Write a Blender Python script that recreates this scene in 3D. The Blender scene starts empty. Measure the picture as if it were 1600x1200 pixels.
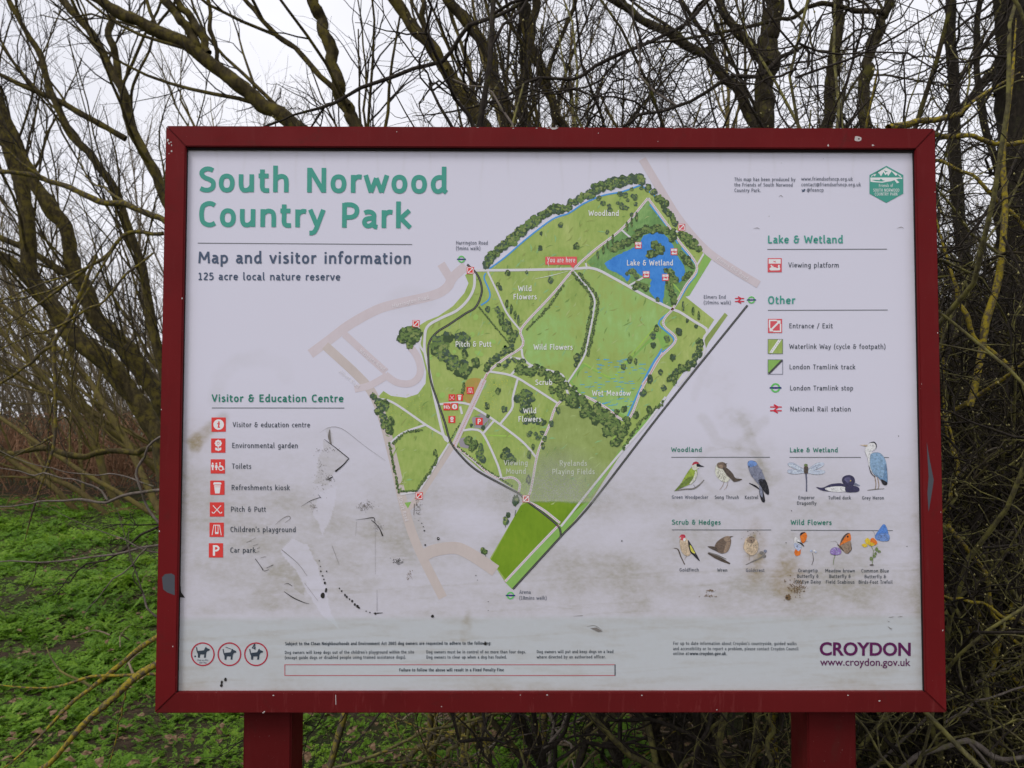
import bpy, bmesh, math, random
import numpy as np
from mathutils import Vector
from mathutils.geometry import tessellate_polygon

S = bpy.context.scene
COL = S.collection
R = math.radians

# ------------------------------------------------------------------ camera
CAM = np.array([-0.0854, -1.5350, 1.5617])
PITCH, YAW, ROLL, FPX = 0.0399, 0.0058, 0.0014, 1248.0
_cp, _sp, _cy, _sy = math.cos(PITCH), math.sin(PITCH), math.cos(YAW), math.sin(YAW)
FWD = np.array([_sy*_cp, _cy*_cp, _sp])
_r0 = np.array([_cy, -_sy, 0.0]); _u0 = np.cross(_r0, FWD)
RIGHT = _r0*math.cos(ROLL) + _u0*math.sin(ROLL)
UP = -_r0*math.sin(ROLL) + _u0*math.cos(ROLL)
cd = bpy.data.cameras.new('camera'); cam = bpy.data.objects.new('camera', cd); COL.objects.link(cam)
cd.sensor_width = 36.0; cd.lens = 36.0*FPX/1600.0
cd.clip_start = 0.05; cd.clip_end = 2000
from mathutils import Matrix
cam.matrix_world = Matrix(((RIGHT[0], UP[0], -FWD[0], CAM[0]), (RIGHT[1], UP[1], -FWD[1], CAM[1]),
                           (RIGHT[2], UP[2], -FWD[2], CAM[2]), (0, 0, 0, 1)))
cd.dof.use_dof = True; cd.dof.focus_distance = 1.56; cd.dof.aperture_fstop = 11.0
S.camera = cam

# ------------------------------------------------------------------ light
SUN_EL, SUN_AZ = R(52), R(222)
W = bpy.data.worlds.new('World'); S.world = W; W.use_nodes = True
nt = W.node_tree; nt.nodes.clear()
wo = nt.nodes.new('ShaderNodeOutputWorld'); bg = nt.nodes.new('ShaderNodeBackground')
sky = nt.nodes.new('ShaderNodeTexSky'); sky.sky_type = 'NISHITA'; sky.sun_disc = False
sky.sun_elevation = SUN_EL; sky.sun_rotation = SUN_AZ; sky.dust_density = 4.0; sky.air_density = 1.2
hs = nt.nodes.new('ShaderNodeHueSaturation'); hs.inputs['Saturation'].default_value = 0.16
tc = nt.nodes.new('ShaderNodeTexCoord'); no = nt.nodes.new('ShaderNodeTexNoise')
no.inputs['Scale'].default_value = 2.2; no.inputs['Detail'].default_value = 5
cr = nt.nodes.new('ShaderNodeValToRGB'); cr.color_ramp.elements[0].position = .28; cr.color_ramp.elements[1].position = .7
cr.color_ramp.elements[0].color = (8.6, 8.7, 9.6, 1); cr.color_ramp.elements[1].color = (11.6, 11.6, 12.4, 1)
mx = nt.nodes.new('ShaderNodeMix'); mx.data_type = 'RGBA'; mx.inputs[0].default_value = .82
nt.links.new(sky.outputs[0], hs.inputs['Color']); nt.links.new(tc.outputs['Generated'], no.inputs['Vector'])
nt.links.new(no.outputs[0], cr.inputs[0]); nt.links.new(hs.outputs[0], mx.inputs[6]); nt.links.new(cr.outputs[0], mx.inputs[7])
nt.links.new(mx.outputs[2], bg.inputs[0]); bg.inputs[1].default_value = 0.1
nt.links.new(bg.outputs[0], wo.inputs[0])
sl = bpy.data.lights.new('sun', 'SUN'); sl.energy = 1.3; sl.angle = R(18); sl.color = (1, .97, .93)
so = bpy.data.objects.new('sun', sl); COL.objects.link(so)
# sky sun_rotation az: direction (sin, cos) about z
sd = Vector((math.sin(SUN_AZ)*math.cos(SUN_EL), math.cos(SUN_AZ)*math.cos(SUN_EL), math.sin(SUN_EL)))
so.rotation_euler = (-sd).to_track_quat('-Z', 'Y').to_euler()
so.location = sd*30
S.view_settings.view_transform = 'Standard'; S.view_settings.look = 'None'
S.view_settings.exposure = 0.0; S.view_settings.gamma = 1.0
S.render.engine = 'CYCLES'
S.cycles.max_bounces = 6; S.cycles.diffuse_bounces = 3; S.cycles.glossy_bounces = 2; S.cycles.transparent_max_bounces = 12
S.cycles.use_denoising = True

# ------------------------------------------------------------------ helpers
def at(px, py, Y):
    """world point on the vertical plane y = Y seen at photo pixel (px, py)"""
    d = FWD*FPX + RIGHT*(px-800.0) - UP*(py-600.0)
    return CAM + d*((Y-CAM[1])/d[1])
def at_arr(P, Y):
    P = np.asarray(P, float)
    d = FWD[None]*FPX + RIGHT[None]*(P[:, :1]-800.0) - UP[None]*(P[:, 1:2]-600.0)
    return CAM[None] + d*((Y-CAM[1])/d[:, 1:2])
def srgb(r, g, b):
    f = lambda c: (c/255/12.92) if c <= 10 else ((c/255+.055)/1.055)**2.4
    return (f(r), f(g), f(b))

def link(name, me, mats, parent=None, smooth=False):
    o = bpy.data.objects.new(name, me); COL.objects.link(o)
    for m in (mats if isinstance(mats, (list, tuple)) else [mats]): me.materials.append(m)
    if parent is not None: o.parent = parent
    if smooth: me.polygons.foreach_set('use_smooth', np.ones(len(me.polygons), bool))
    return o
def npmesh(name, V, F, mi=None):
    """V (n,3); F (m,k) faces of one size"""
    V = np.asarray(V, np.float32); F = np.asarray(F, np.int32); k = F.shape[1]
    me = bpy.data.meshes.new(name)
    me.vertices.add(len(V)); me.vertices.foreach_set('co', V.ravel())
    me.loops.add(F.size); me.loops.foreach_set('vertex_index', F.ravel())
    me.polygons.add(len(F)); me.polygons.foreach_set('loop_start', np.arange(0, F.size, k, dtype=np.int32))
    if mi is not None: me.polygons.foreach_set('material_index', np.asarray(mi, np.int32))
    me.update(calc_edges=True)
    return me
def thing(name, label, cat, loc=(0, 0, 0), group=None):
    o = bpy.data.objects.new(name, None); COL.objects.link(o); o.location = loc; o.empty_display_size = .1
    o['label'] = label; o['category'] = cat
    if group: o['group'] = group
    bpy.context.view_layer.update()
    return o
def tag(o, label=None, cat=None, group=None, kind=None):
    for k, v in (('label', label), ('category', cat), ('group', group), ('kind', kind)):
        if v: o[k] = v
    return o
def adopt(o, parent):
    """parent o keeping the world-space vertices where they are"""
    o.parent = parent; o.matrix_parent_inverse = parent.matrix_world.inverted(); return o

# ------------------------------------------------------------------ materials
class NM:
    def __init__(s, name, rough=.7, spec=.3):
        s.m = bpy.data.materials.new(name); s.m.use_nodes = True; s.t = s.m.node_tree
        s.p = s.t.nodes['Principled BSDF']; s.p.inputs['Roughness'].default_value = rough
        s.p.inputs['Specular IOR Level'].default_value = spec; s.out = s.t.nodes['Material Output']
    def n(s, ty, **kw):
        x = s.t.nodes.new(ty)
        for k, v in kw.items():
            if k in x.inputs: x.inputs[k].default_value = v
            else: setattr(x, k, v)
        return x
    def l(s, a, b): s.t.links.new(a, b)
    def coord(s, scale=(1, 1, 1), kind='Object'):
        c = s.n('ShaderNodeTexCoord'); mp = s.n('ShaderNodeMapping'); mp.inputs['Scale'].default_value = scale
        s.l(c.outputs[kind], mp.inputs[0]); return mp.outputs[0]
    def noise(s, vec, scale, detail=4, rough=.55, dist=0):
        x = s.n('ShaderNodeTexNoise'); x.inputs['Scale'].default_value = scale; x.inputs['Detail'].default_value = detail
        x.inputs['Roughness'].default_value = rough; x.inputs['Distortion'].default_value = dist
        s.l(vec, x.inputs['Vector']); return x.outputs[0]
    def ramp(s, fac, stops):
        x = s.n('ShaderNodeValToRGB'); e = x.color_ramp.elements
        while len(e) < len(stops): e.new(.5)
        for i, (p, c) in enumerate(stops):
            e[i].position = p; e[i].color = (c, c, c, 1) if isinstance(c, (int, float)) else tuple(c)+(1,)
        s.l(fac, x.inputs[0]); return x.outputs[0]
    def mix(s, fac, a, b, mode='MIX'):
        x = s.n('ShaderNodeMix'); x.data_type = 'RGBA'; x.blend_type = mode
        for sock, v in ((x.inputs[0], fac), (x.inputs[6], a), (x.inputs[7], b)):
            if isinstance(v, (int, float)): sock.default_value = v
            elif isinstance(v, tuple): sock.default_value = v+(1,) if len(v) == 3 else v
            else: s.l(v, sock)
        return x.outputs[2]
    def color(s, c):
        if isinstance(c, tuple): s.p.inputs['Base Color'].default_value = c+(1,)
        else: s.l(c, s.p.inputs['Base Color'])
        return s
    def bump(s, h, strength=.3, dist=.01):
        b = s.n('ShaderNodeBump'); b.inputs['Strength'].default_value = strength; b.inputs['Distance'].default_value = dist
        s.l(h, b.inputs['Height']); s.l(b.outputs[0], s.p.inputs['Normal']); return s

def bark(name, a, b, c, lichen=None, amount=.5, scale=9, lsc=22):
    m = NM(name, .9, .15); v = m.coord(); vs = m.coord((1, 1, .35))
    base = m.ramp(m.noise(vs, scale*4, 6, .65), [(.3, a), (.52, b), (.75, c)])
    if lichen:
        f = m.ramp(m.noise(v, lsc, 6, .7), [(1-amount-.06, 0.0), (1-amount+.06, 1.0)])
        l2 = m.mix(m.noise(v, lsc*4, 3), lichen, tuple(x*.55 for x in lichen))
        base = m.mix(f, base, l2)
    m.color(base); m.bump(m.noise(vs, scale*7, 5, .7), .6, .006); return m.m
B_WILLOW = bark('willow_bark', (.022, .017, .010), (.052, .04, .018), (.115, .09, .036), (.15, .12, .026), .46, 8, 14)
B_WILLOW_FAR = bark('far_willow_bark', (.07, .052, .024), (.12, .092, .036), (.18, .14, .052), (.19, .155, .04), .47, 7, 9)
B_DARK = bark('dark_bark', (.018, .014, .009), (.038, .03, .018), (.08, .063, .034), (.11, .1, .022), .44, 10, 20)
B_TWIG = bark('twig_bark', (.017, .014, .012), (.036, .029, .023), (.07, .058, .046), (.10, .095, .028), .36, 30, 40)
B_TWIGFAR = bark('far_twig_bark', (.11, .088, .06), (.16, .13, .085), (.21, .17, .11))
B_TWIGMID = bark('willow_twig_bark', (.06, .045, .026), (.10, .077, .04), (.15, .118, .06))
B_LICHEN = bark('lichened_bark', (.04, .033, .024), (.075, .06, .04), (.12, .1, .07), (.27, .215, .03), .47, 30, 42)
B_YELLOW = bark('yellow_lichen_bark', (.05, .04, .028), (.1, .08, .05), (.16, .13, .09), (.40, .31, .03), .5, 30, 85)
B_GREENISH = bark('algae_bark', (.05, .043, .026), (.095, .083, .042), (.16, .145, .075), (.25, .23, .07), .48, 25, 34)
B_SHADE = bark('shade_dark_wood', (.010, .008, .006), (.02, .016, .011), (.045, .036, .024), (.05, .05, .018), .36, 14, 20)  # bark painted near-black for the shade deep in the thicket
B_PALE = bark('pale_bark', (.09, .075, .065), (.15, .125, .105), (.23, .2, .17), (.16, .15, .06), .4, 25, 30)
B_DEAD = bark('dead_stick', (.12, .085, .055), (.22, .165, .115), (.33, .26, .19))
B_BROWN = bark('dead_bramble', (.12, .062, .036), (.21, .112, .063), (.31, .18, .105))

# ------------------------------------------------------------------ tubes (branches)
class Tubes:
    def __init__(s): s.V = []; s.F = []; s.n = 0
    def add(s, P, rad, sides=5):
        P = np.asarray(P, float); rad = np.asarray(rad, float); n = len(P)
        # nothing grows through the board, nor across its face
        hit = (np.abs(P[:, 0]) < .80) & (P[:, 2] > .955) & (P[:, 2] < 2.15) & (P[:, 1] > -1.2) & (P[:, 1] < .11)
        if hit.any():
            n = int(np.argmax(hit)); P = P[:n]; rad = rad[:n]*np.linspace(1, .4, max(n, 1))[:n]
        if n < 2: return
        t = np.gradient(P, axis=0); t /= (np.linalg.norm(t, axis=1, keepdims=True)+1e-12)
        m = np.abs(t.mean(0)); ref = np.zeros(3); ref[int(np.argmin(m))] = 1
        u = np.cross(t, ref); u /= (np.linalg.norm(u, axis=1, keepdims=True)+1e-12); w = np.cross(t, u)
        a = np.arange(sides)*(2*math.pi/sides)
        if sides >= 8:      # burrs, swellings and flattened sides on trunks and limbs
            jr = np.random.default_rng(n*7+int(abs(P[0, 0])*1000)); bump = jr.normal(0, 1, (n, sides)); bump = (bump+np.roll(bump, 1, 0)+np.roll(bump, 1, 1))/1.75
            rr2 = rad[:, None]*np.clip(1+.07*bump+.05*jr.normal(0, 1, (n, 1))+.03*np.roll(bump, 2, 0), .75, 1.4)
        else: rr2 = np.repeat(rad[:, None], sides, 1)
        ring = P[:, None]+rr2[:, :, None]*(np.cos(a)[None, :, None]*u[:, None]+np.sin(a)[None, :, None]*w[:, None])
        s.V.append(ring.reshape(-1, 3))
        i = np.arange(n-1)[:, None]*sides; j = np.arange(sides)[None]; j2 = (j+1) % sides
        q = np.stack([i+j, i+j2, i+sides+j2, i+sides+j], -1).reshape(-1, 4)+s.n
        s.F.append(q); s.n += n*sides
        # tip caps as degenerate-free fans are skipped: twigs taper to nothing
    def build(s, name, mat, parent=None):
        if not s.V: return None
        me = npmesh(name, np.concatenate(s.V), np.concatenate(s.F))
        o = link(name, me, mat, None, True)
        if parent is not None: adopt(o, parent)
        return o

def smooth_path(P, n):
    """Catmull-Rom through P (k,d), n points spaced by arc length"""
    P = np.asarray(P, float)
    if len(P) < 3:
        t = np.linspace(0, 1, n)[:, None]; return P[0]*(1-t)+P[-1]*t
    Q = np.vstack([2*P[0]-P[1], P, 2*P[-1]-P[-2]]); out = []
    for i in range(1, len(Q)-2):
        p0, p1, p2, p3 = Q[i-1:i+3]
        for t in np.linspace(0, 1, 12, endpoint=False):
            out.append(.5*((2*p1)+(-p0+p2)*t+(2*p0-5*p1+4*p2-p3)*t*t+(-p0+3*p1-3*p2+p3)*t**3))
    out.append(P[-1]); out = np.array(out)
    s = np.concatenate([[0], np.cumsum(np.linalg.norm(np.diff(out, axis=0), axis=1))])
    tt = np.linspace(0, s[-1], n)
    return np.stack([np.interp(tt, s, out[:, k]) for k in range(out.shape[1])], 1)
def wobble(P, amp, rng, step=3):
    """low-frequency crookedness"""
    n = len(P); k = max(3, n//step+2)
    kn = rng.normal(0, 1, (k, 3)); kn[0] = 0
    x = np.linspace(0, k-1, n)
    return P+amp*np.stack([np.interp(x, np.arange(k), kn[:, d]) for d in range(3)], 1)
def unit(v): return v/(np.linalg.norm(v)+1e-12)

def sprout(P, rad, rng, out, level, maxlevel, spec):
    """grow side branches along path P; out[level] collects (P, rad)"""
    seg = np.linalg.norm(np.diff(P, axis=0), axis=1); L = seg.sum(); cum = np.concatenate([[0], np.cumsum(seg)])
    sp = spec[level]
    cnt = rng.poisson(sp['per_m']*L*(1-sp.get('bare', .15)))
    for _ in range(min(cnt, sp.get('cap', 400))):
        f = sp.get('bare', .15)+(1-sp.get('bare', .15))*rng.random()
        sdist = f*L; i = min(int(np.searchsorted(cum, sdist)), len(P)-1); i = max(i, 1)
        w = (sdist-cum[i-1])/(seg[i-1]+1e-9); p = P[i-1]*(1-w)+P[i]*w; r0 = rad[i-1]*(1-w)+rad[i]*w
        d = unit(P[i]-P[i-1]); side = rng.normal(0, 1, 3); side = unit(side-d*side.dot(d))
        ang = R(rng.normal(sp['ang'], sp.get('ang_sd', 12)))
        dd = unit(d*math.cos(ang)+side*math.sin(ang)+np.array([0, 0, sp.get('up', 0)]))
        ln = sp['len']*rng.uniform(.45, 1.25)*(1-.35*f)
        n = sp.get('n', 6)
        pts = [p]; cur = dd
        for k in range(n-1):
            cur = unit(cur+rng.normal(0, sp.get('wig', .18), 3)+np.array([0, 0, sp.get('trop', .03)]))
            pts.append(pts[-1]+cur*ln/(n-1))
        pts = np.array(pts)
        rr = min(r0*.7, sp['rad']*rng.uniform(.7, 1.3))
        radii = np.linspace(rr, max(rr*.3, sp.get('tip', .0006)), n)
        out.setdefault(level, []).append((pts, radii))
        if level < maxlevel: sprout(pts, radii, rng, out, level+1, maxlevel, spec)

# ------------------------------------------------------------------ stroke lettering
XH = .72
GL = {
'A': (.66, ["0.05,0 .33,1 .61,0", ".16,.3 .50,.3"]),
'B': (.62, [".12,0 .12,1", "~.12,.93 .34,.93 .47,.85 .47,.65 .34,.54 .12,.53", "~.12,.53 .36,.53 .52,.44 .52,.18 .37,.07 .12,.07"]),
'C': (.60, ["~.53,.86 .42,.93 .28,.92 .15,.80 .11,.50 .15,.20 .28,.08 .42,.07 .54,.14"]),
'D': (.68, [".12,0 .12,1", "~.12,.93 .32,.92 .48,.83 .56,.62 .56,.38 .48,.17 .32,.08 .12,.07"]),
'E': (.56, [".12,0 .12,1", ".12,.93 .49,.93", ".12,.52 .45,.52", ".12,.07 .50,.07"]),
'F': (.54, [".12,0 .12,1", ".12,.93 .49,.93", ".12,.50 .45,.50"]),
'G': (.66, ["~.55,.86 .43,.93 .29,.92 .15,.80 .11,.50 .15,.20 .28,.08 .42,.07 .55,.13", ".55,.07 .55,.47", ".36,.47 .55,.47"]),
'H': (.70, [".12,0 .12,1", ".58,0 .58,1", ".12,.52 .58,.52"]),
'I': (.28, [".14,0 .14,1"]),
'J': (.42, ["~.29,1 .29,.3 .24,.1 .05,.05"]),
'K': (.62, [".12,0 .12,1", ".52,1 .15,.52", ".20,.55 .57,0"]),
'L': (.52, [".12,0 .12,1", ".12,.07 .49,.07"]),
'M': (.86, [".10,0 .15,1", ".15,.95 .43,.30", ".43,.30 .71,.95", ".71,1 .76,0"]),
'N': (.70, [".12,0 .12,1", ".14,.95 .56,.05", ".58,0 .58,1"]),
'O': (.72, ["o.36,.93 .18,.85 .11,.5 .18,.15 .36,.07 .54,.15 .61,.5 .54,.85"]),
'P': (.60, [".12,0 .12,1", "~.12,.93 .34,.93 .48,.84 .52,.68 .47,.51 .34,.43 .12,.42"]),
'Q': (.72, ["o.36,.93 .18,.85 .11,.5 .18,.15 .36,.07 .54,.15 .61,.5 .54,.85", ".4,.2 .62,-.08"]),
'R': (.62, [".12,0 .12,1", "~.12,.93 .34,.93 .49,.84 .50,.62 .36,.49 .12,.48", ".30,.48 .55,0"]),
'S': (.56, ["~.47,.87 .36,.93 .23,.92 .12,.82 .12,.68 .22,.57 .36,.50 .47,.40 .47,.20 .37,.09 .22,.07 .07,.14"]),
'T': (.56, [".28,0 .28,.93", ".03,.93 .53,.93"]),
'U': (.68, ["~.12,1 .12,.35 .18,.14 .34,.07 .50,.14 .56,.35 .56,1"]),
'V': (.62, [".05,1 .31,.03", ".57,1 .31,.03"]),
'W': (.92, [".05,1 .24,.03", ".24,.03 .46,.8", ".46,.8 .68,.03", ".87,1 .68,.03"]),
'Y': (.60, [".05,1 .30,.45", ".55,1 .30,.45", ".30,.5 .30,0"]),
'a': (.52, ["~.09,.60 .19,.65 .31,.63 .39,.54 .39,.40 .39,.14 .42,.06 .50,.03", "~.39,.40 .25,.39 .12,.33 .09,.20 .15,.09 .27,.09 .39,.20"]),
'b': (.58, [".11,0 .11,1.08", "~.11,.52 .22,.64 .36,.63 .46,.50 .46,.24 .37,.10 .23,.07 .11,.12"]),
'c': (.46, ["~.42,.60 .32,.65 .20,.62 .11,.48 .11,.24 .20,.10 .32,.07 .43,.12"]),
'd': (.58, ["~.45,1.08 .45,.3 .46,.1 .53,.03", "~.45,.60 .33,.65 .20,.61 .11,.46 .11,.24 .19,.09 .31,.08 .45,.22"]),
'e': (.54, ["~.11,.37 .28,.37 .44,.38 .43,.55 .31,.65 .19,.61 .11,.46 .11,.24 .20,.10 .33,.07 .46,.13"]),
'f': (.36, ["~.15,0 .15,.4 .15,.82 .21,.99 .38,1.0", ".02,.66 .34,.66"]),
'g': (.56, ["~.44,.72 .44,.3 .44,-.08 .36,-.21 .22,-.23 .09,-.18", "~.44,.60 .32,.65 .19,.60 .11,.46 .11,.26 .19,.12 .31,.11 .44,.24"]),
'h': (.58, [".11,0 .11,1.08", "~.11,.50 .21,.62 .33,.65 .43,.58 .46,.42 .46,.2 .46,0"]),
'i': (.26, [".13,0 .13,.72", ".13,.85 .13,1.0"]),
'j': (.26, ["~.13,.72 .13,.1 .08,-.18 -.03,-.23", ".13,.85 .13,1.0"]),
'k': (.53, [".11,0 .11,1.08", ".46,.72 .16,.37", ".19,.40 .49,.02"]),
'l': (.30, ["~.12,1.08 .12,.3 .14,.1 .25,.04"]),
'm': (.88, [".11,0 .11,.72", "~.11,.50 .20,.62 .31,.65 .40,.58 .43,.42 .43,.2 .43,0", "~.43,.50 .52,.62 .63,.65 .72,.58 .75,.42 .75,.2 .75,0"]),
'n': (.58, [".11,0 .11,.72", "~.11,.50 .21,.62 .33,.65 .43,.58 .46,.42 .46,.2 .46,0"]),
'o': (.56, ["o.28,.65 .15,.58 .10,.36 .15,.14 .28,.07 .41,.14 .46,.36 .41,.58"]),
'p': (.58, [".11,-.29 .11,.72", "~.11,.52 .22,.64 .36,.63 .46,.50 .46,.24 .37,.10 .23,.07 .11,.14"]),
'q': (.58, [".45,-.29 .45,.72", "~.45,.60 .33,.65 .20,.61 .11,.46 .11,.24 .19,.09 .31,.08 .45,.22"]),
'r': (.40, [".12,0 .12,.72", "~.12,.46 .18,.58 .28,.65 .39,.64"]),
's': (.45, ["~.37,.61 .27,.65 .16,.62 .11,.53 .15,.44 .27,.37 .36,.29 .36,.16 .27,.08 .17,.07 .06,.12"]),
't': (.38, ["~.14,.92 .14,.5 .14,.2 .20,.08 .36,.07", ".02,.66 .34,.66"]),
'u': (.58, ["~.11,.72 .11,.3 .16,.11 .27,.07 .38,.13 .45,.26", ".45,0 .45,.72"]),
'v': (.51, [".05,.72 .255,.02", ".46,.72 .255,.02"]),
'w': (.78, [".05,.72 .22,.02", ".22,.02 .39,.6", ".39,.6 .56,.02", ".73,.72 .56,.02"]),
'x': (.50, [".06,.72 .44,0", ".44,.72 .06,0"]),
'y': (.52, [".05,.72 .27,.06", "~.47,.72 .32,.2 .22,-.12 .14,-.22 .03,-.23"]),
'z': (.46, [".06,.65 .40,.65", ".40,.65 .07,.07", ".05,.07 .42,.07"]),
'0': (.58, ["o.29,.93 .16,.82 .11,.5 .16,.18 .29,.07 .42,.18 .47,.5 .42,.82"]),
'1': (.50, [".27,0 .27,.95", ".10,.82 .27,.95", ".08,.07 .45,.07"]),
'2': (.54, ["~.09,.85 .22,.93 .36,.91 .44,.78 .40,.60 .25,.36 .09,.07", ".09,.07 .48,.07"]),
'4': (.56, [".40,0 .40,1", ".38,.95 .07,.27", ".05,.27 .52,.27"]),
'5': (.54, [".44,.93 .14,.93", ".14,.96 .13,.52", "~.12,.55 .28,.59 .42,.50 .45,.30 .36,.11 .20,.06 .06,.12"]),
'8': (.56, ["o.28,.93 .16,.87 .13,.74 .20,.60 .28,.54 .36,.60 .43,.74 .40,.87", "o.28,.54 .16,.46 .10,.29 .16,.13 .28,.07 .40,.13 .46,.29 .40,.46"]),
'&': (.64, ["~.46,.86 .36,.93 .22,.91 .15,.78 .20,.64 .34,.54", "~.34,.54 .16,.48 .09,.28 .17,.11 .32,.07 .46,.16 .48,.40", ".32,.54 .62,.54"]),
"'": (.20, [".10,.75 .10,1.05"]),
'.': (.24, [".12,0 .12,.16"]),
',': (.24, [".13,.16 .08,-.14"]),
':': (.26, [".13,0 .13,.16", ".13,.5 .13,.66"]),
'-': (.38, [".05,.40 .33,.40"]),
'/': (.42, [".04,-.1 .38,1.05"]),
'(': (.32, ["~.27,1.08 .13,.75 .10,.45 .13,.1 .27,-.2"]),
')': (.32, ["~.05,1.08 .19,.75 .22,.45 .19,.1 .05,-.2"]),
'@': (.86, ["~.56,.52 .44,.58 .33,.46 .33,.26 .42,.16 .54,.24 .57,.5", "~.57,.52 .57,.22 .66,.16 .76,.3 .74,.62 .58,.82 .36,.82 .16,.66 .09,.36 .18,.06 .40,-.1 .62,-.06"]),
' ': (.36, []),
}
def _strokes(ch):
    w, ss = GL[ch]; out = []
    for s in ss:
        mode = s[0] if s[0] in '~o' else ''
        pts = np.array([[float(v) for v in p.split(',')] for p in s.lstrip('~o').split()])
        if mode == '~': pts = smooth_path(pts, max(9, len(pts)*3))
        elif mode == 'o':
            n = len(pts); Q = np.vstack([pts, pts[:1]]); k = np.vstack([pts[-2:], Q, pts[1:3]])
            pts = smooth_path(k, 60); d = np.linalg.norm(pts-Q[0], axis=1)
            a = int(np.argmin(d[:30])); b = 30+int(np.argmin(d[30:])); pts = pts[a:b+1]; pts[-1] = pts[0]
        out.append((pts, mode == 'o'))
    return w, out
GLY = {c: _strokes(c) for c in GL}
def ribbon(P, w, closed=False):
    """offset strip of width w about polyline P (2-D): left and right points"""
    P = np.asarray(P, float); n = len(P)
    if closed: P = P[:-1]; prv = np.roll(P, 1, 0); nxt = np.roll(P, -1, 0)
    else: prv = np.vstack([2*P[0]-P[1], P[:-1]]); nxt = np.vstack([P[1:], 2*P[-1]-P[-2]])
    a = P-prv; b = nxt-P
    a /= np.linalg.norm(a, axis=1, keepdims=True)+1e-9; b /= np.linalg.norm(b, axis=1, keepdims=True)+1e-9
    t = a+b; t /= np.linalg.norm(t, axis=1, keepdims=True)+1e-9
    nrm = np.stack([-t[:, 1], t[:, 0]], 1); c = np.clip(np.sum(nrm*np.stack([-a[:, 1], a[:, 0]], 1), 1), .45, 1)
    off = nrm*(w/2/c)[:, None]
    L, Rr = P+off, P-off
    if closed: L = np.vstack([L, L[:1]]); Rr = np.vstack([Rr, Rr[:1]])
    return L, Rr

# ================================================================== INFORMATION BOARD
YP = 0.012                       # printed face, set back behind the frame's front (y = 0)
board = thing('information_board', 'dark red framed park map board on two square red posts', 'information board', (0, 0.05, 0))

def prt(r, g, b): return tuple(min(.86, v/.83) for v in srgb(r, g, b))
_ink = {}
def ink(name, rgb, rough=.45):
    if name not in _ink:
        _ink[name] = NM('ink_'+name, rough, .3).color(prt(*rgb)).m
    return _ink[name]
def mottled(name, stops, sc, detail=5, rough=.45):
    if name not in _ink:
        m = NM('ink_'+name, rough, .3); v = m.coord()
        f = m.noise(v, sc, detail, .65, .6); g = m.noise(m.coord((3, 1, 1)), sc*5, 3)
        f2 = m.mix(.3, f, g)
        m.color(m.ramp(f2, stops)); _ink[name] = m.m
    return _ink[name]
TEAL = ink('teal', (66, 149, 133)); TEALD = ink('teal_dark', (38, 120, 100)); NAVY = ink('navy', (72, 86, 108)); DARK = ink('charcoal', (52, 62, 72))
GREY = ink('grey_text', (88, 94, 108)); RULE = ink('rule_grey', (105, 108, 112)); RED = ink('signal_red', (212, 62, 58)); PRED = ink('pink_red', (206, 84, 92))
WHITE = ink('print_white', (226, 222, 232)); PATH = ink('path_white', (206, 204, 208)); ROAD = mottled('road_pink', [(.3, prt(196, 184, 188)), (.7, prt(204, 194, 199))], 12)
ROADB = mottled('road_tan', [(.3, prt(186, 175, 170)), (.7, prt(196, 185, 181))], 12)
BLACK = ink('track_black', (48, 48, 46)); TRK = ink('track_grey', (120, 122, 118)); PLUM = ink('plum', (88, 28, 78)); BOXR = ink('box_red', (176, 84, 92)); DOTS = ink('path_dot', (196, 120, 112))
G1 = mottled('meadow_green', [(.28, prt(119, 144, 70)), (.45, prt(148, 170, 89)), (.58, prt(161, 178, 100)), (.74, prt(182, 193, 123))], 13)
G2 = mottled('bright_green', [(.28, prt(131, 157, 78)), (.44, prt(151, 172, 93)), (.56, prt(148, 182, 104)), (.74, prt(163, 201, 134))], 8)
G3 = mottled('olive_green', [(.3, prt(125, 142, 76)), (.5, prt(144, 161, 93)), (.72, prt(159, 176, 110))], 12)
G4 = mottled('lime_green', [(.3, prt(102, 136, 28)), (.55, prt(118, 150, 36)), (.75, prt(138, 156, 50))], 12)
G5 = mottled('strip_green', [(.3, prt(122, 166, 80)), (.7, prt(142, 184, 96))], 14)
G6 = mottled('wetland_green', [(.3, prt(89, 125, 74)), (.5, prt(114, 153, 89)), (.72, prt(148, 182, 112))], 18)
G7 = mottled('hedge_pale', [(.3, prt(142, 178, 74)), (.7, prt(160, 196, 92))], 30)
BLUE = mottled('lake_blue', [(.3, prt(44, 112, 190)), (.5, prt(62, 132, 208)), (.75, prt(84, 150, 220))], 30); BLUE2 = ink('stream_blue', (78, 150, 210)); BLUE3 = ink('marsh_blue', (88, 164, 200))
T1 = mottled('tree_dark', [(.3, prt(46, 64, 44)), (.7, prt(76, 96, 58))], 90); T2 = mottled('tree_mid', [(.3, prt(82, 108, 58)), (.7, prt(118, 140, 78))], 90); T4 = mottled('tree_pale', [(.3, prt(112, 130, 72)), (.7, prt(140, 152, 92))], 90); T3 = mottled('tree_blue', [(.3, prt(60, 76, 66)), (.7, prt(80, 100, 80))], 60)
LAWN = ink('putting_green', (150, 184, 96)); TARM = ink('car_park_grey', (150, 144, 152)); ORNG = mottled('play_orange', [(.3, prt(150, 150, 70)), (.7, prt(196, 140, 84))], 30)
SCUFF = NM('scuff_black', .8, .1).color((.035, .033, .03)).m; SCUFG = NM('scuff_grey', .8, .1).color((.22, .2, .185)).m; STAINB = NM('stain_brown', .8, .1).color((.2, .13, .07)).m

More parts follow.
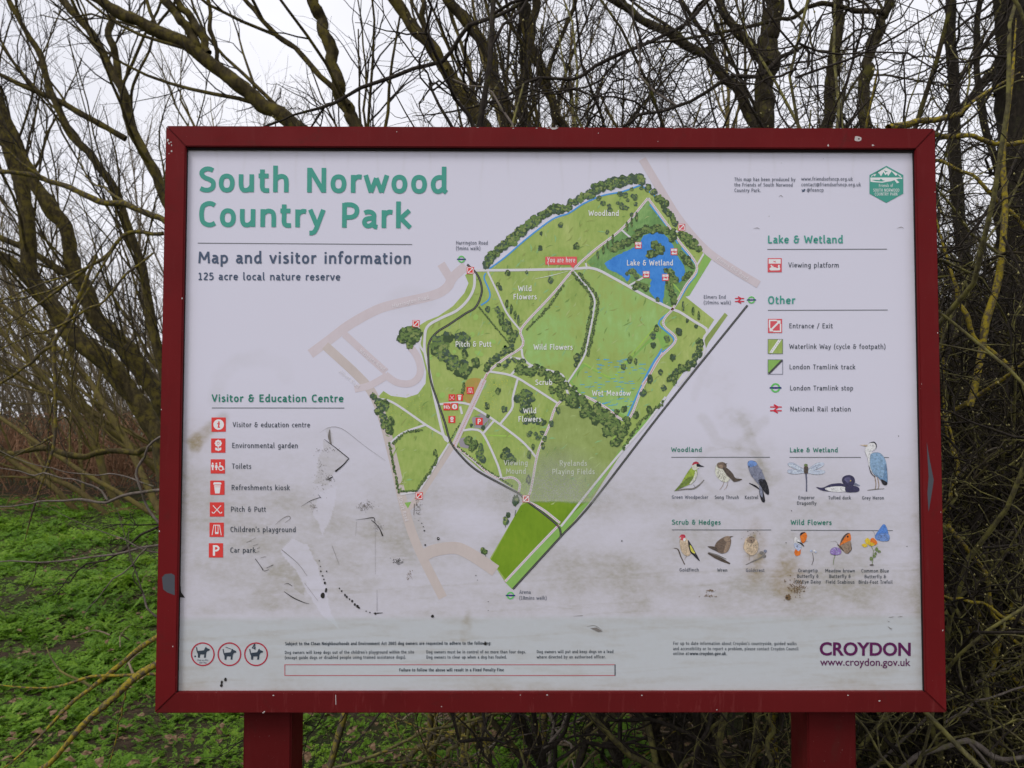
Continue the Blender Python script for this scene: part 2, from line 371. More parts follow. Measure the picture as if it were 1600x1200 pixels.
def pp(s, z=None):
    """'x,y x,y' -> array, optionally through a zoom (scale, x0, y0)"""
    a = np.array([[float(v) for v in p.split(',')] for p in s.split()])
    return a/z[0]+np.array(z[1:]) if z else a
Z5 = (4.4444, 460, 240); Z6 = (3.3333, 720, 240); Z7 = (3.3333, 560, 500); Z8 = (3.3333, 560, 700); ZB = (3.8095, 1030, 680)
ZG = (4.0, 290, 600)

class Art:
    def __init__(s): s.V = []; s.F = []; s.M = []; s.mats = []; s.n = 0; s.k = 0
    def _m(s, m):
        if m not in s.mats: s.mats.append(m)
        return s.mats.index(m)
    def _put(s, P, F, mat, layer):
        s.k = (s.k+1) % 9
        V = at_arr(P, YP-4e-5*layer-1.5e-6*s.k); s.V.append(V); F = np.asarray(F, int)
        # face the viewer (-y)
        a = np.asarray(P)[F]; cr = (a[:, 1, 0]-a[:, 0, 0])*(a[:, 2, 1]-a[:, 0, 1])-(a[:, 1, 1]-a[:, 0, 1])*(a[:, 2, 0]-a[:, 0, 0])
        F = np.where((cr > 0)[:, None], F[:, ::-1], F)
        s.F.append(F+s.n); s.M += [s._m(mat)]*len(F); s.n += len(V)
    def poly(s, P, mat, layer, smooth=0):
        P = np.asarray(P, float)
        if smooth:
            Q = np.vstack([P[-2:], P, P[:3]]); full = smooth_path(Q, len(Q)*8)
            d0 = np.linalg.norm(full-P[0], axis=1); h = len(full)//2; a = int(np.argmin(d0[:h])); b = h+int(np.argmin(d0[h:])); P = full[a:b]
        tri = tessellate_polygon([[Vector((p[0], p[1], 0)) for p in P]])
        if len(tri): s._put(P, [list(t) for t in tri], mat, layer)
    def line(s, P, w, mat, layer, smooth=0, closed=False):
        P = np.asarray(P, float)
        if smooth and len(P) > 2: P = smooth_path(P, len(P)*smooth)
        L, Rr = ribbon(P, w, closed); n = len(L); V = np.vstack([L, Rr]); F = []
        for i in range(n-1): F += [[i, i+1, n+i+1], [i, n+i+1, n+i]]
        s._put(V, F, mat, layer)
    def taper(s, P, ws, mat, layer):
        P = smooth_path(P, len(P)*4); L, Rr = ribbon(P, 1.0); c = (L+Rr)/2; w = np.interp(np.linspace(0, 1, len(P)), np.linspace(0, 1, len(ws)), ws)[:, None]
        L = c+(L-c)*w; Rr = c+(Rr-c)*w; n = len(L); F = []
        for i in range(n-1): F += [[i, i+1, n+i+1], [i, n+i+1, n+i]]
        s._put(np.vstack([L, Rr]), F, mat, layer)
    def disc(s, cx, cy, rx, mat, layer, ry=None, n=20, jag=0, rng=None, rot=0):
        a = np.arange(n)*2*math.pi/n; r = np.ones(n) if not jag else 1+jag*rng.uniform(-1, 1, n); ry = ry or rx
        x, y = rx*np.cos(a)*r, ry*np.sin(a)*r
        s.poly(np.stack([cx+x*math.cos(rot)-y*math.sin(rot), cy+x*math.sin(rot)+y*math.cos(rot)], 1), mat, layer)
    def ring(s, cx, cy, r, w, mat, layer, n=40):
        a = np.arange(n+1)*2*math.pi/n; s.line(np.stack([cx+r*np.cos(a), cy+r*np.sin(a)], 1), w, mat, layer, closed=True)
    def rect(s, x0, y0, x1, y1, mat, layer): s.poly([[x0, y0], [x1, y0], [x1, y1], [x0, y1]], mat, layer)
    def box(s, x0, y0, x1, y1, w, mat, layer): s.line([[x0, y0], [x1, y0], [x1, y1], [x0, y1], [x0, y0]], w, mat, layer, closed=True)
    def text(s, t, x0, y0, x1, y1, cap, mat, layer=20, weight=.15, space=0.07):
        ad = [GLY[c][0]+space for c in t]; tot = sum(ad)-.12
        d = np.array([x1-x0, y1-y0], float); L = np.linalg.norm(d); d /= L; u = np.array([d[1], -d[0]]); sx = L/tot; x = -.06
        wd = weight*(.55*cap+.45*min(sx, cap*1.1))*(.84 if cap < 9 else 1)
        for c, a in zip(t, ad):
            for P, cl in GLY[c][1]:
                Q = np.array([x0, y0])+((P[:, :1]+x)*sx)*d+(P[:, 1:]*cap)*u
                s.line(Q, wd, mat, layer, closed=cl)
            x += a
    def build(s, name, parent, label=None):
        me = npmesh(name, np.concatenate(s.V), np.concatenate(s.F), s.M)
        o = link(name, me, s.mats); adopt(o, parent)
        if label: o['label'] = label
        return o

# ---- frame, posts
def box_bm(bm, x0, x1, y0, y1, z0, z1):
    v = [bm.verts.new(p) for p in ((x0, y0, z0), (x1, y0, z0), (x1, y1, z0), (x0, y1, z0), (x0, y0, z1), (x1, y0, z1), (x1, y1, z1), (x0, y1, z1))]
    for f in ((3, 2, 1, 0), (4, 5, 6, 7), (0, 1, 5, 4), (1, 2, 6, 5), (2, 3, 7, 6), (3, 0, 4, 7)): bm.faces.new([v[i] for i in f])
def bm_obj(name, bm, mat, parent, bevel=0, seg=2):
    if bevel: bmesh.ops.bevel(bm, geom=bm.edges[:], offset=bevel, segments=seg, affect='EDGES', clamp_overlap=True)
    bmesh.ops.recalc_face_normals(bm, faces=bm.faces[:])
    me = bpy.data.meshes.new(name); bm.to_mesh(me); bm.free(); o = link(name, me, mat)
    if parent is not None: adopt(o, parent)
    return o
def paint(name, base, rub):
    m = NM(name, .58, .12); v = m.coord(); st = m.coord((1, 1, .12))
    f = m.ramp(m.noise(v, 5, 5, .6), [(.35, 0.0), (.75, 1.0)])
    c = m.mix(f, base, tuple(x*1.25 for x in base))
    g = m.ramp(m.noise(st, 55, 5, .7, .5), [(.56, 0.0), (.74, .3)])
    c = m.mix(g, c, rub); sp = m.ramp(m.noise(v, 190, 3, .6), [(.70, 0.0), (.75, .4)]); c = m.mix(sp, c, (.35, .22, .2)); gr2 = m.ramp(m.noise(v, 13, 7, .75, .8), [(.56, 0.0), (.74, .5)]); c = m.mix(gr2, c, (.055, .018, .014))
    m.color(c); rr = m.ramp(m.noise(v, 18, 5), [(.3, .5), (.7, .7)]); m.l(rr, m.p.inputs['Roughness'])
    m.bump(m.noise(v, 320, 3, .6), .08, .001); return m.m
P_RED = paint('red_frame_paint', (.135, .0075, .009), (.19, .033, .032)); P_RAIL = paint('rubbed_rail_paint', (.11, .0075, .0085), (.34, .09, .085)); P_POST = paint('red_post_paint', (.083, .0055, .006), (.14, .026, .025))
BW, BH, BZ, FT, DEP = 1.5, 1.1244, 1.0, .039, .058
x0, x1, z0, z1 = -BW/2, BW/2, BZ, BZ+BH
def rail(quad, mat):
    bm = bmesh.new(); a = [bm.verts.new((x, 0, z)) for x, z in quad]; b = [bm.verts.new((x, DEP, z)) for x, z in quad]
    bm.faces.new(a); bm.faces.new(b[::-1])
    for i in range(4): j = (i+1) % 4; bm.faces.new([a[j], a[i], b[i], b[j]])
    return bm_obj('frame_rail', bm, mat, board, .0016, 2)
g = .0004
rt = rail([(x0+g, z1), (x1-g, z1), (x1-FT-g, z1-.0405), (x0+FT+g, z1-.0405)], P_RED)
rb = rail([(x0+g, z0), (x0+FT+g, z0+.038), (x1-FT-g, z0+.038), (x1-g, z0)], P_RAIL)
rl = rail([(x0, z0+g), (x0, z1-g), (x0+FT, z1-.0405-g), (x0+FT, z0+.038+g)], P_RED)
rr_ = rail([(x1, z0+g), (x1-FT, z0+.038+g), (x1-FT, z1-.0405-g), (x1, z1-g)], P_RED)
for xa, xb in ((at(380, 1150, .03)[0], at(455, 1150, .03)[0]), (at(1262, 1150, .03)[0], at(1338, 1150, .03)[0])):
    bm = bmesh.new(); box_bm(bm, xa, xb, .03, .03+(xb-xa), -.02, z0-.0006); bm_obj('post', bm, P_POST, board, .003, 3)
bm = bmesh.new(); box_bm(bm, x0+.02, x1-.02, YP+.006, DEP-.004, z0+.02, z1-.02); bm_obj('backing_board', bm, NM('backing', .7).color((.1, .02, .02)).m, board)

# added black strips painting the shaded lip line between frame and sheet
LIP_SHADE = NM('lip_shade_black', .7, .15).color((.018, .012, .012)).m
for q in ((x0+FT-.004, x1-FT+.004, z1-.0445, z1-.038), (x0+FT-.003, x0+FT+.0004, z0+.036, z1-.0445), (x1-FT-.0008, x1-FT+.003, z0+.036, z1-.0445)):
    bm = bmesh.new(); box_bm(bm, q[0], q[1], YP-.005, YP+.004, q[2], q[3]); bm_obj('lip_shade', bm, LIP_SHADE, board)
# flat marks on the frame front
def chip(parent, fn):
    a = Flat(); fn(a); a.build('paint_chip', parent)
class Flat(Art):
    def _put(s, P, F, mat, layer):
        s.k = (s.k+1) % 9
        V = at_arr(P, -2e-4-1e-4*layer-9e-6*s.k); s.V.append(V); F = np.asarray(F, int); s.F.append(F+s.n); s.M += [s._m(mat)]*len(F); s.n += len(V)
CHIP = NM('bare_primer', .7).color((.55, .5, .48)).m; CHIPD = NM('chip_dark', .7).color((.07, .05, .045)).m; SPRAY = NM('grey_marker', .6).color((.075, .08, .095)).m
rg = np.random.default_rng(5)
def two(a): a.disc(1340, 217, 5.5, CHIP, 0, 4.2, 14, .18, rg); a.disc(1342, 217, 1.4, CHIPD, 1, n=8)
chip(rt, two)
for x, y, r, q in ((1294, 227, 1.2, 2), (1364, 227, 2, 1.2), (935, 208, .8, .6), (1028, 221, .7, .5), (620, 206, .6, .9)): chip(rt, lambda a: a.disc(x, y, r, CHIP, 0, q, 8, .3, rg))
chip(rt, lambda a: a.poly([[858, 199], [873, 199.6], [868, 202], [863, 202.4]], CHIP, 0))
for _ in range(12): chip(rt, lambda a: a.disc(rg.uniform(560, 1300), rg.uniform(199, 200.6), rg.uniform(.8, 4), CHIP, 0, rg.uniform(.35, .7), 9, .35, rg))
for x, y, r in ((262, 219, 1.5), (264, 224, 1.2), (267, 222, .9), (268, 227, 1), (268, 236, 1.2), (264, 240, .7), (284.5, 466, 1), (252, 640, .7), (249, 830, .9), (270, 1010, .8)): chip(rl, lambda a: a.disc(x, y, r, CHIP, 0, r*1.4, 8, .3, rg))
def smear(a): a.poly([[253, 902], [258, 897], [268, 896], [273, 899], [273, 930], [262, 926], [255, 921]], SPRAY, 0)
chip(rl, smear)
a = Flat(); a.poly([[1448, 690], [1452, 715], [1459, 750], [1456, 770], [1451, 800], [1449, 770], [1451, 745], [1449.5, 720]], SPRAY, 0); a.build('scratch', rr_)
for x, y, r in ((1461, 300, .7), (1465, 520, .8), (1470, 800, .6), (1473, 985, .9), (1440, 600, .5)): chip(rr_, lambda a: a.disc(x, y, r, CHIP, 0, r*1.5, 8, .3, rg))
a = Flat(); a.line([[524.5, 1085.5], [524.8, 1101]], .9, CHIP, 0); a.build('scratch', rb)
for x, y in ((427, 1086.5), (413, 1112), (411, 1113.6), (813, 1086), (855, 1086), (1003, 1086.5), (1325, 1086.5), (690, 1104), (1120, 1109), (1374, 1095)): chip(rb, lambda a: a.disc(x, y, rg.uniform(.8, 1.8), CHIP, 0, rg.uniform(.6, 1.1), 8, .3, rg))

# ---- the printed panel: a fine sheet, its grime and a painted edge shade held in one attribute
def vnoise(x, y, sx, sy, seed, oct=4):
    r = np.random.default_rng(seed); out = 0; amp = 1; tot = 0
    for o in range(oct):
        g = r.random((130, 130)); fx = x/sx*2**o; fy = y/sy*2**o; ix = np.floor(fx).astype(int); iy = np.floor(fy).astype(int); tx = fx-ix; ty = fy-iy
        tx = tx*tx*(3-2*tx); ty = ty*ty*(3-2*ty); G = lambda i, j: g[i % 130, j % 130]
        out = out+amp*((G(ix, iy)*(1-tx)+G(ix+1, iy)*tx)*(1-ty)+(G(ix, iy+1)*(1-tx)+G(ix+1, iy+1)*tx)*ty); tot += amp; amp *= .55
    return out/tot
def sst(a, b, x): t = np.clip((x-a)/(b-a), 0, 1); return t*t*(3-2*t)
def blob(X, Y, cx, cy, rx, ry, soft=.6): return 1-sst(1-soft, 1, np.sqrt(((X-cx)/rx)**2+((Y-cy)/ry)**2))
def segd(X, Y, P):
    d = np.full(X.shape, 1e9)
    for (ax, ay), (bx, by) in zip(P[:-1], P[1:]):
        t = np.clip(((X-ax)*(bx-ax)+(Y-ay)*(by-ay))/((bx-ax)**2+(by-ay)**2), 0, 1); d = np.minimum(d, np.hypot(X-ax-t*(bx-ax), Y-ay-t*(by-ay)))
    return d
def inpoly(X, Y, P):
    ins = np.zeros(X.shape, bool); n = len(P)
    for i in range(n):
        (ax, ay), (bx, by) = P[i], P[(i+1) % n]
        c = ((ay > Y) != (by > Y)) & (X < (bx-ax)*(Y-ay)/(by-ay+1e-9)+ax); ins ^= c
    return ins
gx = np.arange(262, 1462, 2.0); gy = np.arange(219, 1101, 2.0); X, Y = np.meshgrid(gx, gy)
wx = X+14*(vnoise(X, Y, 40, 40, 1)-.5); wy = Y+14*(vnoise(X, Y, 40, 40, 2)-.5)
DN = np.zeros(X.shape); TI = np.zeros(X.shape+(3,))+np.array([.43, .405, .355])
st1 = .55*vnoise(X+.5*Y, Y-.3*X, 90, 40, 3, 5)+.45*vnoise(X, Y, 160, 22, 3, 5); st2 = vnoise(X, Y, 60, 9, 4, 4); bl = vnoise(X, Y, 90, 70, 6, 5)
low = sst(600, 860, wy+(X-700)*-.05)*(1-sst(960, 976, Y+.004*X))
big = vnoise(X+.6*Y, Y, 210, 120, 15, 3); DN += low*(.34+.26*sst(.40, .72, st1)+.20*sst(.45, .75, bl)+.16*sst(.4, .7, big))
fl = sst(962, 974, Y+.004*X+2*(vnoise(X, Y, 30, 30, 44)-.5)); DN += fl*(.20+.24*sst(.45, .8, st2)+.20*sst(.55, .85, bl))
DN += .20*blob(wx, wy, 325, 600, 0.1, 0.1)
arc = segd(wx, wy, [(338, 625), (345, 590), (372, 566), (410, 560), (440, 572), (448, 588)]); DN += .09*(1-sst(4, 18, arc))*(.4+1.2*sst(.3, .7, bl))
sm = segd(wx, wy, [(303, 694), (318, 676), (345, 655)]); DN += .4*(1-sst(5, 15, sm)); DN += .3*blob(wx, wy, 303, 693, 12, 20)
DN += .10*blob(wx, wy, 640, 470, 60, 30)*sst(.4, .7, bl)
gp = inpoly(wx, wy, [(505, 690), (522, 700), (544, 716), (522, 742), (515, 760), (494, 758), (500, 725)]); DN += .30*gp*(.6+.6*st2)
gp = inpoly(X, Y, [(460, 909), (479, 909), (474, 930), (468, 926), (458, 918)]); DN += .3*gp
gp = inpoly(wx, wy, [(508, 672), (516, 668), (520, 694), (514, 696)]); DN += .25*gp
for cx, cy, rx, ry, a_ in ((1150, 655, 45, 35, .22), (1175, 700, 50, 40, .18), (1180, 730, 55, 30, .15), (1125, 600, 40, 45, .10), (1190, 745, 30, 40, .12), (1225, 865, 28, 42, .26), (1180, 860, 22, 60, .42), (1320, 800, 60, 40, .08),
        (450, 895, 60, 25, .3), (330, 880, 45, 22, .15), (520, 820, 45, 20, .2), (560, 905, 50, 25, .16), (985, 940, 60, 30, .12), (940, 985, 40, 16, .14), (730, 985, 12, 45, .3), (470, 870, 40, 26, .2)):
    DN += a_*blob(wx, wy, cx, cy, rx, ry, .7)*(.35+1.2*sst(.35, .75, vnoise(X, Y, 18, 14, int(cx), 4)))
ring = np.abs(np.hypot((wx-1140)/1.3, wy-735)-38); DN += .14*(1-sst(2, 6, ring))*(wy > 700)
for P, w_, a_ in (([(1095, 652), (1120, 690), (1150, 700), (1195, 655)], 7, .2), ([(1160, 650), (1178, 700), (1200, 750), (1215, 745)], 8, .22), ([(1060, 790), (1110, 775), (1150, 800), (1200, 790)], 6, .16), ([(1085, 620), (1095, 590), (1110, 560)], 6, .1), ([(1320, 920), (1370, 960)], 8, .1)):
    DN += a_*(1-sst(w_*.4, w_*1.6, segd(wx, wy, P)))
wed = inpoly(wx, wy, [(438, 860), (455, 838), (480, 850), (500, 905), (512, 940), (530, 985), (505, 960)]); DN *= np.where(wed, .42, 1)
wed = inpoly(wx, wy, [(500, 770), (530, 760), (520, 800), (505, 835), (490, 800)]); DN *= np.where(wed, .5, 1)
DN *= 1-.55*blob(wx, wy, 735, 815, 85, 52, .9)
DN *= 1-.45*blob(wx, wy, 990, 830, 95, 60, .9); DN *= 1-.3*blob(wx, wy, 1400, 900, 70, 200, .9)
rip = vnoise(X, Y+.06*X, 220, 7, 9, 3); DN += .16*sst(.62, .75, rip)*sst(780, 900, Y)
DN += .35*(1-sst(0, 10, 1082-Y))*sst(.35, .65, vnoise(X, Y, 30, 8, 12))
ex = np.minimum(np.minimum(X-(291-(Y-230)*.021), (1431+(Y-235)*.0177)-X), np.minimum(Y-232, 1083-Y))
DN += (.34*(1-sst(0, 7, ex))+.16*(1-sst(0, 26, ex)))*(.4+1.1*sst(.3, .7, bl))  # soft shadow inside the frame edges, painted in as extra grime density
for q in range(26):   # run marks down from the upper rail
    cx_ = 300+1120*vnoise(np.array([q*3.7]), np.array([9.1]), 1, 1, 88)[0]*1.0+q*0; cx_ = 300+(q*331.7) % 1120; ln_ = 20+(q*57) % 90
    DN += .09*np.exp(-((X-cx_-2*np.sin(Y/17+q))/2.2)**2)*(1-sst(ln_*.3, ln_, Y-232))
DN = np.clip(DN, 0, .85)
brn = (blob(X, Y, 1180, 860, 30, 70)+blob(X, Y, 320, 680, 40, 50)+blob(X, Y, 1230, 900, 40, 50))[..., None]; brn = np.clip(brn, 0, 1)
TI = TI*(1-brn)+np.array([.34, .27, .15])*brn
pv = at_arr(np.stack([X.ravel(), Y.ravel()], 1), YP)
pv[:, 0] = np.clip(pv[:, 0], x0+.012, x1-.012); pv[:, 2] = np.clip(pv[:, 2], z0+.012, z1-.012)
# the laminate has lifted and rippled a little in its lower half
ny_, nx_ = X.shape; ii = (np.arange(ny_-1)[:, None]*nx_+np.arange(nx_-1)[None]).ravel()
me = npmesh('printed_panel', pv, np.stack([ii, ii+nx_, ii+nx_+1, ii+1], 1))
at1 = me.attributes.new('dirt_edge_shade', 'FLOAT', 'POINT'); at1.data.foreach_set('value', DN.ravel().astype(np.float32))
at2 = me.attributes.new('tint', 'FLOAT_COLOR', 'POINT'); at2.data.foreach_set('color', np.concatenate([TI.reshape(-1, 3), np.ones((TI.size//3, 1))], 1).astype(np.float32).ravel())
foot = (fl*.9).ravel().astype(np.float32); at3 = me.attributes.new('footer', 'FLOAT', 'POINT'); at3.data.foreach_set('value', foot)
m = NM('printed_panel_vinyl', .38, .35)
ad = m.n('ShaderNodeAttribute', attribute_name='dirt_edge_shade'); ti = m.n('ShaderNodeAttribute', attribute_name='tint'); fo = m.n('ShaderNodeAttribute', attribute_name='footer')
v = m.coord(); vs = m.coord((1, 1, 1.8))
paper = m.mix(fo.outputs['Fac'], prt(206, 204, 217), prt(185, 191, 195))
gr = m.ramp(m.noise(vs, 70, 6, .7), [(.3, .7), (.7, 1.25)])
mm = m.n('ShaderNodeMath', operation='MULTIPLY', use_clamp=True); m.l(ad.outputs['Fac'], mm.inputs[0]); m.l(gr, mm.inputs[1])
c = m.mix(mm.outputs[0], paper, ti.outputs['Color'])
fine = m.ramp(m.noise(v, 420, 2, .5), [(.70, 0.0), (.78, .35)]); fm = m.n('ShaderNodeMath', operation='MULTIPLY'); m.l(fine, fm.inputs[0]); m.l(ad.outputs['Fac'], fm.inputs[1])
c = m.mix(fm.outputs[0], c, (.12, .1, .08)); m.color(c)
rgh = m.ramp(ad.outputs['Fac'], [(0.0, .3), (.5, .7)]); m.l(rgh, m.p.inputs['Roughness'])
m.bump(m.noise(m.coord((1, 1, 3)), 7, 4, .6), .1, .0015)
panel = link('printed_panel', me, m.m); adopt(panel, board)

# ---- lettering
def words_part(name, rows, mat, weight=.15, layer=20):
    a = Art()
    for t, ax, ay, bx, by, cap in rows: a.text(t, ax, ay, bx, by, cap, mat, layer, weight)
    return a.build(name, panel)
words_part('heading_lettering', [('South Norwood', 312.6, 299.5, 700.5, 302, 38.5)], TEAL, .178); words_part('heading_lettering', [('Country Park', 312.2, 353.6, 643.4, 356.5, 38.5)], TEAL, .178)
words_part('subtitle_lettering', [('Map and visitor information', 310.5, 411.2, 643, 412.4, 18.2)], NAVY, .165)
words_part('subtitle_lettering', [('125 acre local nature reserve', 310, 437.4, 532, 438.2, 11.6)], NAVY, .16)
for xa, ya, xb, yb in ((309, 379.8, 644, 382), (331, 637.3, 538, 637.5), (1199, 389.6, 1386, 389.2), (1200, 484.8, 1387, 484.3), (1049, 714.4, 1203, 714.4), (1233.5, 714.6, 1345, 714.6), (1366, 714.7, 1389, 714.8), (1050, 827.8, 1205, 828), (1235.5, 828.4, 1395, 829)):
    a = Art(); a.line([[xa, ya], [xb, yb]], 1.15, RULE, 12); a.build('heading_rule', panel)
for t in (('Visitor & Education Centre', 331.5, 627.8, 537, 628.3, 11.6),): words_part('section_heading', [t], TEALD, .17)
words_part('section_heading', [('Lake & Wetland', 1200.3, 380, 1317.6, 380, 12)], TEAL, .175); words_part('section_heading', [('Other', 1200.5, 474.9, 1242.9, 474.9, 12)], TEAL, .175)
for t in (('Woodland', 1049.2, 706, 1097, 706, 7.2), ('Lake & Wetland', 1234.5, 706.6, 1309.5, 706.6, 7.2), ('Scrub & Hedges', 1050.2, 819.5, 1126.3, 819.8, 7.6), ('Wild Flowers', 1236, 820, 1299.6, 820.2, 7.8)): words_part('section_heading', [t], TEALD, .18)
for t in (('Visitor & education centre', 364, 667.5, 484.5, 667.8, 8.2), ('Environmental garden', 362.8, 700, 465.7, 700.2, 8.2), ('Toilets', 362.7, 732.4, 392.7, 732.5, 8.2), ('Refreshments kiosk', 361.9, 765.7, 453, 766, 8.2), ('Pitch & Putt', 360.9, 799.6, 415.7, 799.8, 8.2), ("Children's playground", 360.2, 831.2, 462.5, 831.5, 8.2), ('Car park', 359.9, 863.5, 399.5, 863.7, 8.2),
          ('Viewing platform', 1232.3, 417.8, 1311.3, 418, 7.8), ('Entrance / Exit', 1233.4, 512.8, 1301.4, 512.8, 7.6), ('Waterlink Way (cycle & footpath)', 1233.6, 545, 1384, 545.2, 7.6), ('London Tramlink track', 1233.8, 577, 1336.8, 577, 7.6), ('London Tramlink stop', 1234.6, 610, 1333.4, 610, 7.6), ('National Rail station', 1235, 642.8, 1329.8, 642.8, 7.6)):
    words_part('legend_text', [t], DARK, .135)
for rows in ([('Green Woodpecker', 1050, 779.2, 1106.6, 779.4, 5.4)], [('Song Thrush', 1117, 779.5, 1154.7, 779.6, 5.4)], [('Kestrel', 1164, 779.7, 1185, 779.7, 5.4)], [('Emperor', 1247.6, 780, 1273, 780, 5.4), ('Dragonfly', 1245.7, 788.7, 1275.7, 788.7, 5.4)], [('Tufted duck', 1294.6, 780.3, 1329.7, 780.3, 5.4)], [('Grey Heron', 1347.3, 780.5, 1381.4, 780.5, 5.4)],
             [('Goldfinch', 1062, 893, 1092, 893, 5.4)], [('Wren', 1121, 893.4, 1136.6, 893.4, 5.4)], [('Goldcrest', 1165.7, 893.6, 1194.6, 893.6, 5.4)], [('Orangetip', 1247.3, 894, 1278, 894, 5.4), ('Butterfly &', 1245.7, 902.8, 1279.3, 902.9, 5.4), ('Ox-Eye Daisy', 1242.9, 911.5, 1282.8, 911.6, 5.4)],
             [('Meadow brown', 1289.6, 894.2, 1336, 894.3, 5.4), ('Butterfly &', 1295.9, 903, 1329.5, 903.1, 5.4), ('Field Scabious', 1290.6, 911.8, 1335.3, 911.9, 5.4)], [('Common Blue', 1346, 894.4, 1389, 894.5, 5.4), ('Butterfly &', 1351, 903.4, 1384.6, 903.5, 5.4), ('Birds-Foot Trefoil', 1341.8, 912, 1394.8, 912.1, 5.4)]):
    words_part('caption_text', rows, GREY if rows[0][0] in ('Green Woodpecker', 'Goldcrest') else DARK, .145)
words_part('notice_text', [('This map has been produced by', 1147.7, 282.8, 1242.9, 283, 5.6), ('the Friends of South Norwood', 1147.7, 291.3, 1238.8, 291.4, 5.6), ('Country Park.', 1147.7, 300, 1189, 300, 5.6)], GREY, .15)
words_part('notice_text', [('www.friendsofsncp.org.uk', 1252.3, 282, 1332.6, 282.3, 5.6), ('contact@friendsofsncp.org.uk', 1252.3, 290.9, 1345.3, 291, 5.6), ('@fosncp', 1260.8, 299.4, 1287.2, 299.4, 5.6)], GREY, .15)
a = Art(); a.poly(pp('588,247 598,252 603,252 604,245 611,245 616,249 613,257 606,265 596,267 588,264 596,260 590,254', (4.4444, 1120, 240)), NAVY, 12); a.build('bird_symbol', panel)
words_part('notice_text', [("For up to date information about Croydon's countryside, guided walks", 1052, 1007.6, 1244.8, 1008, 5), ('and accessibility or to report a problem, please contact Croydon Council', 1052, 1015.8, 1247.7, 1016.2, 5), ('online at', 1052, 1023.4, 1076.5, 1023.4, 5)], DARK, .14)
words_part('notice_text', [('www.croydon.gov.uk.', 1078, 1023.4, 1136, 1023.6, 5)], DARK, .2)
words_part('notice_text', [('Subject to the Clean Neighbourhoods and Environment Act 2005 dog owners are requested to adhere to the following:', 445.7, 1008.1, 767.5, 1007.2, 4.9)], DARK, .19)
words_part('notice_text', [("Dog owners will keep dogs out of the children's playground within the site", 445.2, 1021.8, 647, 1021, 4.9), ('(except guide dogs or disabled people using trained assistance dogs).', 445.2, 1029.8, 634.4, 1029, 4.9)], DARK, .15)
words_part('notice_text', [('Dog owners must be in control of no more than four dogs.', 666.4, 1021, 821.8, 1020.8, 4.9), ('Dog owners to clear up when a dog has fouled.', 666.4, 1029.1, 791.9, 1028.9, 4.9)], DARK, .15)
words_part('notice_text', [('Dog owners will put and keep dogs on a lead', 838.9, 1020.6, 958.7, 1020.4, 4.9), ('where directed by an authorised officer.', 838.9, 1028.8, 946.7, 1028.6, 4.9)], DARK, .15)
a = Art(); a.box(445, 1038.6, 961, 1055.4, 1.1, BOXR, 12); a.line([[961, 1038.2], [961, 1055.8]], 1.5, DARK, 13); a.text('Failure to follow the above will result in a Fixed Penalty Fine', 624, 1049.2, 787.3, 1048.9, 5, DARK, 20, .18); a.build('notice_box', panel)

# council lettering: built-in typeface is the nearest to the printed one
def font_part(name, rows, mat, offs):
    a = Art()
    for t, ax, ay, bx, by, cap in rows:
        cu = bpy.data.curves.new('t', 'FONT'); cu.body = t; cu.offset = offs; cu.resolution_u = 4
        ob = bpy.data.objects.new('t', cu); COL.objects.link(ob); bpy.context.view_layer.update()
        me = ob.evaluated_get(bpy.context.evaluated_depsgraph_get()).to_mesh(); co = np.array([v.co[:] for v in me.vertices]); me.calc_loop_triangles(); F = [list(t_.vertices) for t_ in me.loop_triangles]
        bpy.data.objects.remove(ob); bpy.data.curves.remove(cu)
        lo, hi = co.min(0), co.max(0); k = cap/.72
        xx = ax+(co[:, 0]-lo[0])/(hi[0]-lo[0])*(bx-ax); P = np.stack([xx, ay+(by-ay)*(xx-ax)/(bx-ax)-co[:, 1]*k], 1); a._put(P, F, mat, 20)
    return a.build(name, panel)
font_part('council_lettering', [('CROYDON', 1280.8, 1023.4, 1423, 1024.2, 20.4)], PLUM, .026)
font_part('council_lettering', [('www.croydon.gov.uk', 1281.5, 1039.8, 1422.6, 1040.4, 12)], PLUM, .006)

# ---- symbols
def tramstop(a, cx, cy, r, L=14):
    a.ring(cx, cy, r*.82, r*.36, ink('tram_green', (98, 186, 96)), L); a.rect(cx-r*1.25, cy-r*.17, cx+r*1.25, cy+r*.17, ink('tram_blue', (34, 40, 110)), L+1)
def railsym(a, cx, cy, w, L=14, mat=None):
    h = w/2; m_ = mat or ink('rail_red', (200, 40, 60))
    for dy in (-.16, .16): a.line([[cx-h, cy+dy*w], [cx+h, cy+dy*w]], w*.1, m_, L)
    a.line([[cx-h*.35, cy-.36*w], [cx+h*.35, cy-.16*w], [cx-h*.35, cy+.16*w], [cx+h*.35, cy+.36*w]], w*.12, m_, L+1)
def entr(a, cx, cy, s, L=14, red=RED):
    h = s/2; a.rect(cx-h, cy-h, cx+h, cy+h, red, L); k = h*.78
    a.line([[cx-k, cy+k*.35], [cx-k, cy-k], [cx+k*.3, cy-k]], s*.1, WHITE, L+1); a.line([[cx+k, cy-k*.35], [cx+k, cy+k], [cx-k*.3, cy+k]], s*.1, WHITE, L+1)
    a.line([[cx-k*.8, cy+k*.8], [cx+k*.8, cy-k*.8]], s*.13, WHITE, L+2); a.poly([[cx+k, cy-k], [cx+k*.2, cy-k], [cx+k, cy-k*.2]], WHITE, L+3); a.poly([[cx-k, cy+k], [cx-k*.2, cy+k], [cx-k, cy+k*.2]], WHITE, L+3)
